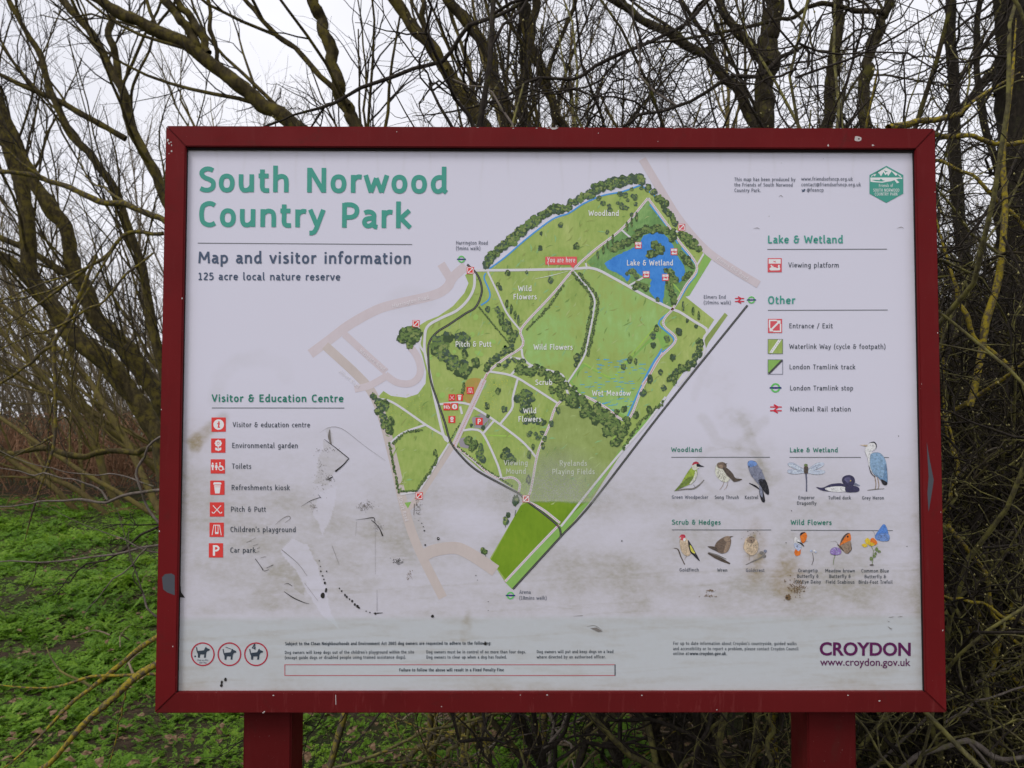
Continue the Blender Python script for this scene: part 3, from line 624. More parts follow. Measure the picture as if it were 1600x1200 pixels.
def viewp(a, cx, cy, s, L=14, red=PRED):
    h = s/2; a.rect(cx-h, cy-h, cx+h, cy+h, red, L); q = lambda t: np.array([cx-h, cy-h])+pp(t)*s/100
    a.rect(cx-h*.86, cy-h*.86, cx+h*.86, cy-h*.22, WHITE, L+1); a.poly(q('35,18 50,22 62,17 54,25 60,33 47,28 34,28 45,24'), red, L+2)
    a.poly(q('14,72 28,62 55,66 70,72 76,66 72,58 74,50 82,47 88,55 84,60 90,74 86,86 22,88 12,80'), WHITE, L+2); a.poly(q('20,50 26,46 30,54 42,56 40,62 24,61'), WHITE, L+2)
def pict(kind, a, cx, cy, s, L=14):
    h = s/2; a.rect(cx-h, cy-h, cx+h, cy+h, RED, L); q = lambda t: np.array([cx-h, cy-h])+pp(t)*s/100; L1 = L+1
    if kind == 'info':
        a.disc(cx, cy, s*.37, WHITE, L1, n=24); a.disc(cx+s*.02, cy-s*.17, s*.06, RED, L+2, n=10); a.line(q('40,44 54,44 48,68 60,68'), s*.09, RED, L+2)
    elif kind == 'flower':
        for k in range(8): a.disc(cx+.17*s*math.cos(k*.785), cy-.16*s+.17*s*math.sin(k*.785), s*.085, WHITE, L1+(k % 2), n=10)
        a.disc(cx, cy-.16*s, s*.06, WHITE, L+3, n=10); a.line(q('50,45 50,88'), s*.06, WHITE, L1); a.poly(q('50,86 30,82 28,64 42,66'), WHITE, L+2); a.poly(q('50,86 70,82 72,64 58,66'), WHITE, L+2)
    elif kind == 'toilet':
        for x in (14, 40): a.disc(cx-h+x*s/100, cy-h+.30*s, s*.06, WHITE, L1, n=10)
        a.poly(q('5,38 23,38 23,56 19,56 19,76 9,76 9,56 5,56'), WHITE, L1); a.poly(q('34,38 46,38 51,58 45,60 45,76 35,76 35,60 29,58'), WHITE, L1); a.disc(cx-h+.65*s, cy-h+.26*s, s*.055, WHITE, L1, n=10)
        a.ring(cx-h+.72*s, cy-h+.62*s, s*.155, s*.06, WHITE, L1); a.line(q('64,32 67,52 80,52 88,70 95,68'), s*.07, WHITE, L+2)
    elif kind == 'cup':
        a.poly(q('22,18 28,12 72,12 78,18 78,28 22,28'), WHITE, L1); a.poly(q('27,33 73,33 66,90 34,90'), WHITE, L1); a.line(q('30,44 70,44'), s*.02, RED, L+2)
    elif kind == 'golf':
        a.line(q('22,22 72,76 82,74 84,66'), s*.055, WHITE, L1); a.line(q('78,22 28,76 18,74 16,66'), s*.055, WHITE, L+2)
    elif kind == 'swing':
        a.line(q('18,88 30,18 70,18 82,88'), s*.05, WHITE, L1); a.line(q('42,18 42,70'), s*.045, WHITE, L+2); a.line(q('60,18 60,70'), s*.045, WHITE, L+2); a.poly(q('38,66 64,66 62,80 40,80'), WHITE, L+3)
    elif kind == 'park':
        a.line(q('36,14 36,88'), s*.15, WHITE, L1); a.line(smooth_path(q('36,20 56,21 67,30 67,42 56,51 36,52'), 20), s*.13, WHITE, L+2)
for k, cx, cy in (('info', 341.6, 663.4), ('flower', 341, 696.2), ('toilet', 340.3, 728.7), ('cup', 339.6, 762), ('golf', 339, 796), ('swing', 338.5, 827.7), ('park', 337.4, 859.9)):
    a = Art(); pict(k, a, cx, cy, 22.3); a.build('legend_icon', panel)
a = Art(); viewp(a, 1210.5, 414.3, 22); a.build('legend_icon', panel)
a = Art(); entr(a, 1211, 509.2, 22, red=PRED); a.build('legend_icon', panel)
a = Art(); a.rect(1200, 530, 1223, 552.6, G1, 14); a.poly([[1202, 551], [1207, 551.6], [1221.5, 530.5], [1216, 530.5]], WHITE, 15)
for k in range(7): a.disc(1205+k*2.25, 549.5-k*2.95, .55, BLACK, 16, n=6)
a.box(1200, 530, 1223, 552.6, .6, GREY, 17); a.build('legend_icon', panel)
a = Art(); a.poly([[1200, 562], [1221, 562], [1200, 584]], G5, 14); a.line([[1201.5, 583.8], [1222, 563]], 3, BLACK, 15); a.line([[1201.5, 583.8], [1222, 563]], .5, TRK, 16); a.box(1200, 562, 1223, 584.6, .7, GREY, 17); a.build('legend_icon', panel)
a = Art(); tramstop(a, 1211.8, 606, 7.4); a.build('legend_icon', panel)
a = Art(); railsym(a, 1212.4, 638.8, 18.2); a.build('legend_icon', panel)
# dog signs
DOG = '-11,-2 -6,-3 4,-4 7,-10 9,-12 10,-9 16,-7 17,-4 11,-2 9,2 8,12 4,12 5,5 -4,5 -5,12 -9,12 -9,4 -11,0'
for k, cx in enumerate((316.8, 358.4, 400)):
    a = Art(); a.ring(cx, 1022.2, 17.6, 2, ink('ring_red', (168, 44, 62)), 14); dy = -3 if k == 0 else 0
    a.poly(pp(DOG)*.72*np.array([1, 1])+np.array([cx-1.2, 1022+dy]), DARK, 15); a.line(np.array([[cx-8.6, 1021+dy], [cx-10, 1014+dy]]), 1.5, DARK, 16)
    if k == 0: a.disc(cx-12, 1025.5, 1.4, DARK, 15, n=8); a.text('Clean up after', cx-9, 1032.5, cx+8.5, 1032.5, 2.6, GREY, 20, .16); a.text('your dog', cx-5.5, 1036.3, cx+5.5, 1036.3, 2.6, GREY, 20, .16)
    if k == 1: a.line([[cx+5, 1015], [cx-6, 1011]], .9, DARK, 16)
    if k == 2: a.text('4', cx-6, 1015, cx, 1015, 9, DARK, 20, .16)
    a.build('dog_symbol', panel)
# emblem
def hexa(cx, cy, rx, ry): return np.array([[cx, cy-ry], [cx+rx, cy-ry*.5], [cx+rx, cy+ry*.5], [cx, cy+ry], [cx-rx, cy+ry*.5], [cx-rx, cy-ry*.5]])
a = Art(); ZE = (4.4444, 1120, 240); a.poly(hexa(1385, 288, 26.4, 29), TEAL, 14)
a.poly(pp('1072,162 1072,155 1176,96 1280,155 1280,162 1268,158 1256,142 1244,155 1238,150 1214,122 1190,156 1183,140 1170,150 1158,128 1140,158 1128,138 1112,130 1098,158 1088,150', ZE), WHITE, 15)
a.poly(pp('1160,116 1176,122 1188,124 1176,128 1172,136 1168,126', ZE), TEAL, 16)
a.poly(pp('1066,166 1288,166 1288,176 1262,174 1246,180 1268,200 1250,206 1234,184 1210,192 1180,196 1150,202 1090,198 1068,196', ZE), WHITE, 15); a.poly(pp('1075,184 1100,182 1130,184 1138,174 1146,178 1152,186 1170,188 1150,194 1110,192', ZE), TEAL, 16)
a.text('Friends of', 1373.5, 292.6, 1395.5, 292, 5, WHITE, 20, .13); a.text('SOUTH NORWOOD', 1364.6, 299.6, 1405.4, 299.6, 5, WHITE, 20, .14); a.text('COUNTRY PARK', 1367, 305.6, 1403, 305.6, 4.8, WHITE, 20, .14); a.build('park_emblem', panel)

# ---- the painted map
a = Art()
for P, w, m_ in ((pp('1190,780 1100,860 1060,930 960,985 700,1045 560,1090 380,1190', Z5).tolist()+[[516, 530], [485, 553]], 15, ROAD), (pp('1018,765 1080,865', Z5), 13, ROAD),
                 ([[508, 540], [560, 588], [584, 618], [600, 660], [617, 728], [632, 793], [652, 853], [692, 934]], 14, ROADB), ([[538, 522], [575, 556], [603, 581]], 11, ROAD),
                 (pp('-20,360 60,340 150,290', Z7), 11, ROAD), (pp('140,285 200,325 270,330 315,295 322,240 300,180 270,140', Z7), 11, ROAD),
                 (pp('325,570 390,535 500,520 570,545 650,595 715,640', Z8), 19, ROADB), (pp('945,28 1030,170 1140,345 1270,495 1400,590 1552,682', Z6), 12, ROAD), (pp('488,655 400,790 305,935 250,985', Z7), 10, ROADB)):
    a = Art(); kr = globals().get('kr', 0)+1; a.line(P, w, m_, 1.5+.9*(kr % 9), smooth=4); a.build('map_road', panel)
a = Art()
park = [(735, 423), (765, 420)]+pp('230,545 350,440 480,345 560,316 640,265 740,222 840,203 945,165 985,190 1050,240 1110,300 1135,370 1200,440 1262,500 1262,528 1305,552 1170,745 1320,865 1285,920 1265,970 1280,1010', Z6).tolist() + \
    [(1079, 565), (1040, 622), (980, 694), (924.5, 781), (878, 838), (802, 921), (789.5, 910), (765.5, 872.5), (813.5, 790), (818, 784), (809, 768), (782, 751), (752, 735), (728, 714), (710, 699), (701, 692), (680, 723), (656, 763), (648.5, 769), (626, 773), (621.5, 758), (606.5, 698), (599, 671), (585.5, 626), (599, 611), (611, 618.5), (635, 621.5), (653, 615.5), (665, 599), (666, 581), (660, 556), (656, 545), (652, 520), (656, 508),
     (667, 501), (685, 494), (707.5, 478.5), (725.5, 458), (732, 442.5), (726.6, 430)]
a.poly(park, G1, 4)
a.poly(pp('1375,828 1390,842 1290,985 1270,1030 1262,975', Z6), G3, 4)
a.poly(pp('590,625 700,740 690,870 650,1070 560,1190 470,1130 350,1090 315,1010 325,960 312,920 480,735', Z6), G2, 5)
a.poly(pp('690,610 1085,812 1050,880 790,1168 640,1085 690,880 700,745 640,650 600,618', Z6), G2, 5.5)
a.poly(pp('975,240 838,395 655,565 690,598 1090,805 1230,590 1130,460', Z6), G6, 5)
a.poly(pp('1170,225 1320,300 1590,20 1630,100 1590,160 1490,330 1400,515 1160,390 1095,315', Z7), G5, 6); a.poly(pp('1180,240 1315,315 1500,130 1560,90 1580,150 1480,330 1395,500 1170,385 1110,320', Z7), G2, 6.3)
a.poly(pp('1045,445 1130,440 1380,580 1370,690 1215,930 900,935 915,850 945,690', Z7), G3, 6)
a.poly(pp('875,285 910,275 1205,280 1060,455 805,735 690,580 845,300', Z8), G4, 6); a.poly(pp('1205,280 1180,285 1055,395 765,700 800,735 1060,455', Z8), G5, 7)
a.poly(pp('1600,415 1400,650 1205,930 1195,915 1380,650 1600,395', Z7), G5, 6.6)
a.poly(pp('1262,500 1268,530 1180,720 1168,745 1190,740 1305,552', Z6), G5, 6)
a.poly(pp('230,960 278,945 255,985', Z8).tolist() if 0 else pp('240,285 275,280 258,315', Z8), G5, 6)
a.poly(pp('660,330 1030,440 1040,470 950,690 735,820 650,790 520,660 600,470', Z7), G1, 5)
for P in (pp('640,1090 790,1168 850,1090', Z6), pp('795,1165 1075,825', Z6), pp('670,600 800,605', Z7), pp('655,610 640,690 600,710', Z7), pp('1100,670 1160,740', Z6), pp('1310,640 1400,520', Z7)): a.line(P, 2.2, G7, 8, smooth=3)
a.poly(pp('545,400 570,310 650,320 600,440', Z7), ORNG, 7, 1)
a.poly(pp('590,510 640,485 690,520 665,570 600,560', Z7), TARM, 8); a.poly(pp('520,620 560,610 590,640 570,670 530,660', Z7), TARM, 8)
for x, y, rx, ry in ((78, 852, 14, 16), (60, 942, 12, 14), (112, 935, 6, 17), (165, 980, 18, 9), (95, 1040, 26, 12), (230, 1005, 10, 9)): a.disc(x/3.333+720, y/3.333+240, rx/3.4, LAWN, 8, ry/3.4, rot=.4)
for x, y, rx, ry in ((595, 75, 11, 12), (645, 68, 6, 17), (700, 110, 18, 9), (628, 175, 26, 12), (415, 285, 12, 12), (437, 392, 15, 17), (500, 165, 10, 10), (375, 195, 12, 14), (765, 140, 9, 9)): a.disc(x/3.333+560, y/3.333+500, rx/3.4, LAWN, 8, ry/3.4, rot=.4)
a.build('park_map', panel)
# loose brush strokes over the fields
bs = [mottled('stroke_%s' % n_, [(.3, prt(*c1)), (.7, prt(*c2))], 40) for n_, c1, c2 in (('olive', (132, 148, 76), (148, 160, 90)), ('pale', (158, 176, 108), (170, 188, 124)), ('deep', (112, 142, 72), (126, 154, 82)), ('cool', (132, 172, 110), (146, 186, 128)))]
a = Art(); rg = np.random.default_rng(91); par = np.array(park); n_ = 0
while n_ < 420:
    x, y = rg.uniform(590, 1120), rg.uniform(300, 790); an = rg.normal(-.9, .5); L_ = rg.uniform(5, 15); p0 = np.array([x, y]); d_ = np.array([math.cos(an), math.sin(an)])*L_
    tst = np.array([p0, p0+d_, p0+d_*.5])
    if not inpoly(tst[:, 0], tst[:, 1], par).all() or inpoly(tst[:1, 0], tst[:1, 1], pp('748,572 800,535 930,470 1000,412 1100,470 1165,590 1130,672 1062,780 985,720 860,662', Z6))[0]: continue
    a.taper([p0, p0+d_*.5+rg.normal(0, .7, 2), p0+d_], [.3, rg.uniform(1.2, 3.2), .3], bs[rg.integers(0, 4)], 8.4+rg.random()*.5); n_ += 1
a.build('map_brush_pattern', panel)
# water
a = Art(); lake = pp('748,572 800,535 880,500 930,470 950,432 1000,412 1060,420 1100,470 1120,520 1165,590 1160,640 1132,672 1112,612 1082,598 1062,690 1056,780 1078,802 1040,780 985,720 990,655 930,632 900,598 872,610 880,650 862,662 830,630 770,602', Z6)
lk = smooth_path(np.vstack([lake, lake[:1]]), 150); lk[1:-1] += rg.normal(0, .55, lk[1:-1].shape); a.poly(lk[:-1], BLUE, 9)
for P in (pp('148,600 230,540 350,437 480,340 560,312 640,260 740,218 840,198 940,163', Z6), pp('940,165 1000,212 1040,245', Z6), pp('985,265 1090,400 1130,470', Z6), pp('1150,490 1232,600 1180,690 1112,800 1040,865 1035,895 1110,965 1085,1010 1020,1060 945,1195', Z6), pp('1580,150 1490,310 1400,505', Z7), pp('130,622 122,650 150,720 145,760 105,790', Z6)):
    a.line(P, 2.3, BLUE2, 11, smooth=5)
rg = np.random.default_rng(8)
for _ in range(95):
    y = rg.uniform(200, 480); x = rg.uniform(1130+max(0, 300-y)*.9, 1560-(y-180)*.52)
    p = np.array([x/3.333+560, y/3.333+500]); L = rg.uniform(2, 9); a.line([p, p+[L, -.1*L*rg.random()]], 1.0, BLUE3, 10)
a.build('map_water', panel)
# paths
a = Art(); dots = []
def pth(P, w=3.8, dot=False, m_=PATH):
    P = np.asarray(P, float); a.line(P, w, m_, 12+.35*(a.k % 5), smooth=5)
    if dot: dots.append(P)
for s in ('70,608 300,606 570,600 690,598 800,650 960,740 1090,805 1140,825 1210,870 1285,920 1262,968 1270,1030 1230,1090 1130,1210', '140,615 190,720 240,830 310,920', '590,615 690,740 690,830 665,960 640,1060 555,1195', '835,395 920,470', '650,570 658,598', '868,692 960,640', '1110,400 1145,412', '1265,522 1225,590'): pth(pp(s, Z6), 4.0 if len(s) > 60 else 2.8)
for s in ('1600,400 1500,540 1350,710 1210,880 1055,1075', '850,150 860,200 910,240 1050,280 1080,320 1150,390', '1060,290 1100,410', '790,195 860,205', '795,285 830,255 910,240', '665,265 800,290 900,345 1040,435', '830,305 805,400 800,460 740,540', '600,455 690,510 850,630 930,720', '545,575 600,570 650,595 720,740 745,820', '650,590 710,520', '95,410 180,430 350,545 450,605 470,630', '150,655 230,590 350,545', '310,30 325,80 320,130 345,170', '218,908 295,895', '410,440 520,430 580,440', '540,490 530,450'): pth(pp(s, Z7), 3.4)
pth([(741, 422), (741, 447), (732, 467), (714, 485), (689, 497), (668, 510), (663.5, 530), (664, 552), (671, 581), (680, 626), (693, 680), (701, 690)], 4.2)
pth(pp('470,645 400,760 320,885', Z7), 3)
for s, z in (('975,232 840,390 700,500 590,600 480,730 340,880 310,930 325,970 315,1010 240,1060 150,1130 112,1195', Z6), ('975,232 1090,390 1140,460 1230,590 1170,690 1110,800 1060,860 1060,900 1115,950 1110,990 1030,1070 985,1150 945,1205', Z6), ('1585,170 1480,350 1400,520 1280,450 1150,390 1040,435 990,560 935,690 905,850 890,910 870,930', Z7), ('500,655 600,730 680,800 740,825 800,820 840,850 835,895', Z7), ('875,275 960,320 1050,390', Z8), ('1045,400 920,530 765,695', Z8)):
    pth(pp(s, z), 3.8, True)
pth(pp('655,310 500,650', Z7), 8.5, False, ROAD); dots.append(pp('665,285 655,320 500,650', Z7))
for P in dots:
    Q = smooth_path(P, max(6, int(np.linalg.norm(np.diff(P, axis=0), axis=1).sum()/2.6)))
    for p in Q: a.rect(p[0]-.62, p[1]-.62, p[0]+.62, p[1]+.62, DOTS, 15)
a.build('map_footpath', panel)
a = Art()
for P in ([(730, 413), (745, 428), (752, 445), (752, 460), (743, 480), (727, 490), (700, 508), (684, 518), (672, 532), (669, 550), (672, 590), (683, 625), (695, 660), (704, 690), (720, 712), (745, 735), (790, 760), (812, 772), (822, 782), (850, 803), (872, 822), (876, 832), (876, 840)], [(1168, 477), (1040, 636), (923, 788), (878, 836.5), (801.5, 920.5)]):
    a.line(P, 3.2, BLACK, 14, smooth=5); a.line(P, .6, TRK, 15, smooth=5)
a.build('map_tram_track', panel)
# painted trees
a = Art(); rg = np.random.default_rng(21)
def mtree(x, y, r, tall=1.0, k=None):
    d, l = ((T1, T2), (T3, T2), (T1, T3))[k if k is not None else rg.integers(0, 3)]
    r = r*1.1
    a.disc(x, y, r*.78, d, 16+rg.random(), r*.8*tall, 11, .24, rg)
    for q in range(4 if r > 2.2 else 1): an = rg.uniform(0, 6.28); a.disc(x+.5*r*math.cos(an), y+.5*r*tall*math.sin(an), r*rg.uniform(.3, .55), d if rg.random() < .7 else l, 16.4+rg.random(), r*rg.uniform(.3, .5)*tall, 8, .35, rg)
    for q in range(5): a.disc(x+rg.uniform(-.6, .45)*r, y+rg.uniform(-.65, .45)*r*tall, r*rg.uniform(.16, .38), (l, l, T4)[rg.integers(0, 3)] if q < 4 else d, 17.5+rg.random(), r*rg.uniform(.14, .34)*tall, 8, .3, rg)
def mrow(P, n, r, tall=1.0, jit=1.5, k=None):
    for p in smooth_path(P, n): mtree(p[0]+rg.normal(0, jit), p[1]+rg.normal(0, jit), r*rg.uniform(.75, 1.25), tall, k)
mrow(pp('130,570 160,532 245,462 345,380 465,300 560,275 650,215 740,178 820,155 900,128 945,145', Z6), 70, 6.4, 1.05, 1.8)
mrow(pp('150,545 260,450 400,345', Z6), 16, 6, 1.1, 1.5); mrow(pp('700,185 800,150 930,125', Z6), 16, 7.5, .9, 2)
mrow(pp('690,235 780,260 860,225 930,190 850,280 880,310', Z6), 20, 4, 1, 6, 1); mrow(pp('970,165 1040,240 1090,310 1120,365', Z6), 18, 5, 1.1, 2); mrow(pp('1150,425 1190,455 1235,500', Z6), 9, 6.5, 1, 2.2, 0)
mrow(pp('905,440 930,410 1000,390 1080,400 1105,440', Z6), 20, 6, .9, 2.5, 0); mrow(pp('800,490 850,470 890,450', Z6), 9, 6, .9, 2.5, 0); mrow(pp('1000,490 1020,470 1040,520 985,520', Z6), 9, 6, 1.1, 2.5, 0)
mrow(pp('900,690 940,685 970,700', Z6), 7, 5, 1, 2, 0); mrow(pp('1080,610 1110,640 1080,700 1105,740 1115,770', Z6), 14, 5.5, 1.1, 2.5, 0); mrow(pp('1150,520 1180,570 1200,600 1170,650', Z6), 10, 4.5, 1, 2, 0); mrow(pp('870,620 900,610 920,640', Z6), 6, 3.5, 1, 2, 1)
for x, y, r, t in ((522, 372, 13, 1.2), (418, 415, 9, 1.4), (413, 492, 13, 1.2), (602, 484, 18, 1.2), (763, 408, 11, 1.2), (245, 623, 15, 1.2), (343, 618, 9, 1.2), (467, 660, 15, 1.3), (193, 680, 10, 1.3), (205, 700, 11, 1.4), (140, 810, 14, 1.4), (1135, 927, 20, 1.1), (1075, 967, 19, 1.1), (1018, 910, 15, 1.4), (1000, 945, 18, 1.2), (1003, 1000, 15, 1.4), (1105, 1062, 18, 1.2), (1085, 1175, 15, 1.2), (1040, 1140, 13, 1.3), (880, 1075, 13, 1.5), (910, 1085, 9, 1.9), (848, 1110, 12, 1.5), (605, 1065, 20, 1.3), (600, 1100, 12, 1.3), (1025, 760, 12, 1.2), (1180, 870, 10, 1.2), (1225, 900, 10, 1.2)): mtree(x/3.333+720, y/3.333+240, r/3.333, t)
for x, y in ((865, 380), (890, 360), (915, 330), (713, 528), (742, 500), (767, 478), (792, 448), (240, 780), (262, 810), (282, 840), (300, 865), (1158, 795), (1210, 820), (1238, 845)): mtree(x/3.333+720, y/3.333+240, 2.4, 3.4)
mrow(pp('200,830 215,870 240,900 260,930 280,970', Z6), 16, 4.5, 1.4, 4); mrow(pp('530,690 470,780 400,860 345,912', Z6), 30, 2.0, 1, .5, 0)
for off in (-14, 16): mrow(pp('600,625 690,740 690,830 665,960 645,1050', Z6)+np.array([off/3.333, 0]), 40, 2.6, 1.2, .6, 0)
mrow(pp('1250,990 1230,1050 1200,1100 1130,1130 1110,1190', Z6), 22, 5, 1.2, 2); mrow(pp('270,1010 210,1050 130,1110', Z6), 16, 4.5, 1, 3); mrow(pp('20,950 40,1020 0,1110', Z6), 4, 7, 1.2, 3)
mrow(pp('95,800 260,1000', Z6), 40, 1.4, 1, .3, 0); mrow(pp('230,60 260,90 290,60 270,120', Z7), 18, 8, 1, 5, 0)
mrow(pp('450,90 410,150 460,190 500,230 560,260', Z7), 22, 9, 1, 5); mrow(pp('520,90 560,110', Z7), 6, 8, 1.1, 3)
for x, y, r, t in ((610, 225, 24, 1.3), (555, 270, 26, 1.5), (530, 120, 22, 1.5), (570, 125, 18, 1.4), (728, 370, 16, 1.3), (670, 447, 16, 1.4), (760, 465, 16, 1.3), (650, 560, 12, 1.2), (588, 548, 9, 1.2), (675, 500, 10, 1.2), (910, 660, 10, 1.8), (890, 700, 13, 2), (885, 830, 12, 2.4), (970, 620, 13, 1.4), (962, 655, 13, 1.6), (1005, 540, 14, 1.3), (1040, 470, 15, 1.4), (1485, 380, 19, 1.2), (1518, 310, 16, 1.8), (1515, 465, 16, 1.4), (1445, 495, 18, 1.3), (1385, 465, 18, 1.2), (1345, 480, 17, 1), (1590, 355, 15, 1.3), (1415, 207, 14, 1.6), (1445, 215, 9, 1.9), (1380, 245, 13, 1.5), (1575, 270, 13, 1.3), (820, 940, 20, 1.7), (768, 1045, 18, 1.3), (780, 1015, 13, 1.4), (398, 690, 12, 1.6)): mtree(x/3.333+560, y/3.333+500, r/3.333, t)
mrow(pp('1110,420 1150,440 1200,470 1260,500 1310,520 1350,560', Z7), 46, 6.5, 1, 7, 0); mrow(pp('1290,590 1330,560 1360,530', Z7), 12, 6, 1, 5, 0); mrow(pp('1330,650 1370,590 1400,545', Z7), 14, 5, 1.2, 2, 0); mrow(pp('1380,670 1390,650 1480,520 1590,430', Z7), 30, 2.4, 1.2, 1, 0)
mrow(pp('830,260 900,260 990,290 1040,310 1060,350', Z7), 30, 6, .9, 4, 0); mrow(pp('1010,360 1050,370 1040,395', Z7), 10, 5, 1, 3, 0); mrow(pp('750,240 820,215 870,215', Z7), 10, 4, .8, 3); mrow(pp('830,400 900,410 860,440', Z7), 14, 6, 1, 7); mrow(pp('850,530 930,500 960,540', Z7), 8, 5, 1, 5); mrow(pp('890,600 950,595', Z7), 6, 5, .9, 3, 1)
mrow(pp('760,690 780,730 800,750', Z7), 10, 6, 1, 4); mrow(pp('580,620 605,650 590,660', Z7), 9, 6, 1, 3, 0); mrow(pp('620,670 650,730', Z7), 7, 5, 1.3, 3, 1); mrow(pp('90,420 130,440 120,480 140,540 150,570', Z7), 18, 6, 1.1, 3)
mrow(pp('160,640 190,790 210,895', Z7), 24, 2.0, 1.2, .5, 0); mrow(pp('220,893 300,890', Z7), 10, 2.0, .9, .4, 0); mrow(pp('310,880 400,745 405,700', Z7), 24, 2.4, 1.1, .7, 0); mrow(pp('180,640 250,585 330,575', Z7), 20, 2.2, 1, .6, 0); mrow(pp('550,330 540,390', Z7), 8, 2.4, 1, .6, 0); mrow(pp('520,660 640,760 700,800 800,865', Z7), 34, 1.7, 1, .5, 0); mrow(pp('530,540 480,620', Z7), 10, 1.4, 1, .3, 0)
mrow(pp('650,530 665,545', Z8), 3, 4.5, 1.2, 1, 0)
for P in (pp('820,990 815,1020', Z7), pp('768,1060 766,1080', Z7), pp('660,550 664,566', Z8)): a.line(P, .9, T1, 15.5)
for k in range(150):
    x, y = (rg.uniform(680, 780), rg.uniform(300, 350)) if k < 40 else ((rg.uniform(640, 720), rg.uniform(370, 460)) if k < 70 else (rg.uniform(690, 1000), rg.uniform(380, 700)))
    if x/3.333+560 < 930-(y-380)*.11 and y > 300: a.disc(x/3.333+560, y/3.333+500, .65, ink('flower_dot', (186, 190, 84)), 9.5, n=5)
for k in range(90): x, y = rg.uniform(130, 340), rg.uniform(385, 560); a.disc(x/3.333+560, y/3.333+500, .6, ink('flower_dot', (186, 190, 84)), 9.5, n=5)
a.build('map_tree', panel)
# names on the map
ML = ink('map_label_white', (232, 232, 232))
for rows in ([('Woodland', 920, 337.2, 967.3, 337.4, 8.6)], [('Wild', 810, 455, 831, 455, 8.6), ('Flowers', 802.5, 467.8, 838.8, 467.8, 8.6)], [('Wild Flowers', 834.3, 546.4, 895, 546.5, 8.6)], [('Lake & Wetland', 979.8, 414.8, 1052, 414.9, 8.6)], [('Pitch & Putt', 712, 541.8, 768, 541.9, 8.6)], [('Scrub', 836.8, 601.5, 863.4, 601.5, 8.4)], [('Wild', 818, 645.8, 838.4, 645.8, 8.4), ('Flowers', 810.3, 658.8, 846, 658.8, 8.4)], [('Wet Meadow', 925.6, 618.2, 985.6, 618.2, 8.4)]): words_part('map_label', rows, ML, .17, 22)
ML2 = ink('map_label_faded', (190, 196, 178))
for rows in ([('Viewing', 787.6, 727.2, 825, 727.2, 8.4), ('Mound', 791, 740.3, 822, 740.3, 8.4)], [('Ryelands', 874.6, 727.8, 917.4, 727.8, 8.4), ('Playing Fields', 863.2, 741, 929.4, 741, 8.4)]): words_part('map_label', rows, ML2, .16, 22)
RL = ink('road_label', (224, 216, 220))
for t in (('Harrington Road', 614, 481.5, 671, 467, 6.5), ('Westgate Road', 561, 549, 599, 580, 6), ('Albert Road', 529, 581.5, 559, 607, 6), ('Albert Road', 621.5, 777, 633, 815, 6), ('Elmers End Road', 1119, 406, 1167, 438, 6)): words_part('map_label', [t], RL, .13, 22)
for rows in ([('Harrington Road', 712.7, 382, 762.4, 382.2, 5.8), ('(5mins walk)', 712.7, 390.6, 750.7, 390.7, 5.8)], [('Elmers End', 1099.8, 466.6, 1134.3, 466.6, 5.6), ('(10mins walk)', 1099.8, 475.3, 1142, 475.3, 5.6)], [('Arena', 811.7, 927.8, 829.4, 927.8, 5.8), ('(18mins walk)', 811.7, 937, 854.3, 937, 5.8)]): words_part('map_label', rows, GREY, .14, 22)
a = Art(); YRED = ink('here_red', (216, 92, 92)); a.poly([[852, 401], [901.5, 401], [901.5, 413.6], [899, 413.6], [895.5, 419.4], [890.5, 413.6], [852, 413.6]], YRED, 19); a.text('You are here', 855.4, 410, 898.8, 410.1, 8, WHITE, 23, .14); a.build('map_marker', panel)
a = Art(); tramstop(a, 721, 405, 5.5, 19); a.build('map_symbol', panel)
a = Art(); tramstop(a, 1174.2, 468.6, 5.7, 19); a.build('map_symbol', panel); a = Art(); railsym(a, 1155.6, 468.6, 14.5, 19); a.build('map_symbol', panel)
a = Art(); tramstop(a, 797.6, 930.4, 5.8, 19); a.build('map_symbol', panel)
for x, y in ((735, 422.5), (650, 505.6), (1065, 355.2), (655, 774.6), (822, 779.2)): a = Art(); entr(a, x, y, 11, 19, RED if x < 830 else PRED); a.build('map_symbol', panel)
for x, y in ((997.3, 383.3), (1053.2, 393.3), (1009.7, 428.8), (1039.8, 433.5)): a = Art(); viewp(a, x, y, 10.6, 19); a.build('map_symbol', panel)
for k, x, y, s in (('golf', 487, 404, 10.5), ('cup', 527, 404, 10.5), ('swing', 582, 367, 11), ('toilet', 461, 452, 11), ('info', 501, 451, 11), ('flower', 487, 518, 11), ('park', 629, 528, 11)): a = Art(); pict(k, a, x/3.333+560, y/3.333+500, s, 19); a.build('map_symbol', panel)
# white scratches near the marker
a = Art()
for P in (pp('388,652 470,635 560,612', Z6), pp('450,560 460,590', Z6), pp('520,590 522,612', Z6)): a.taper(P, [.3, .9, .3], WHITE, 21)
a.build('scratch_speck', panel)

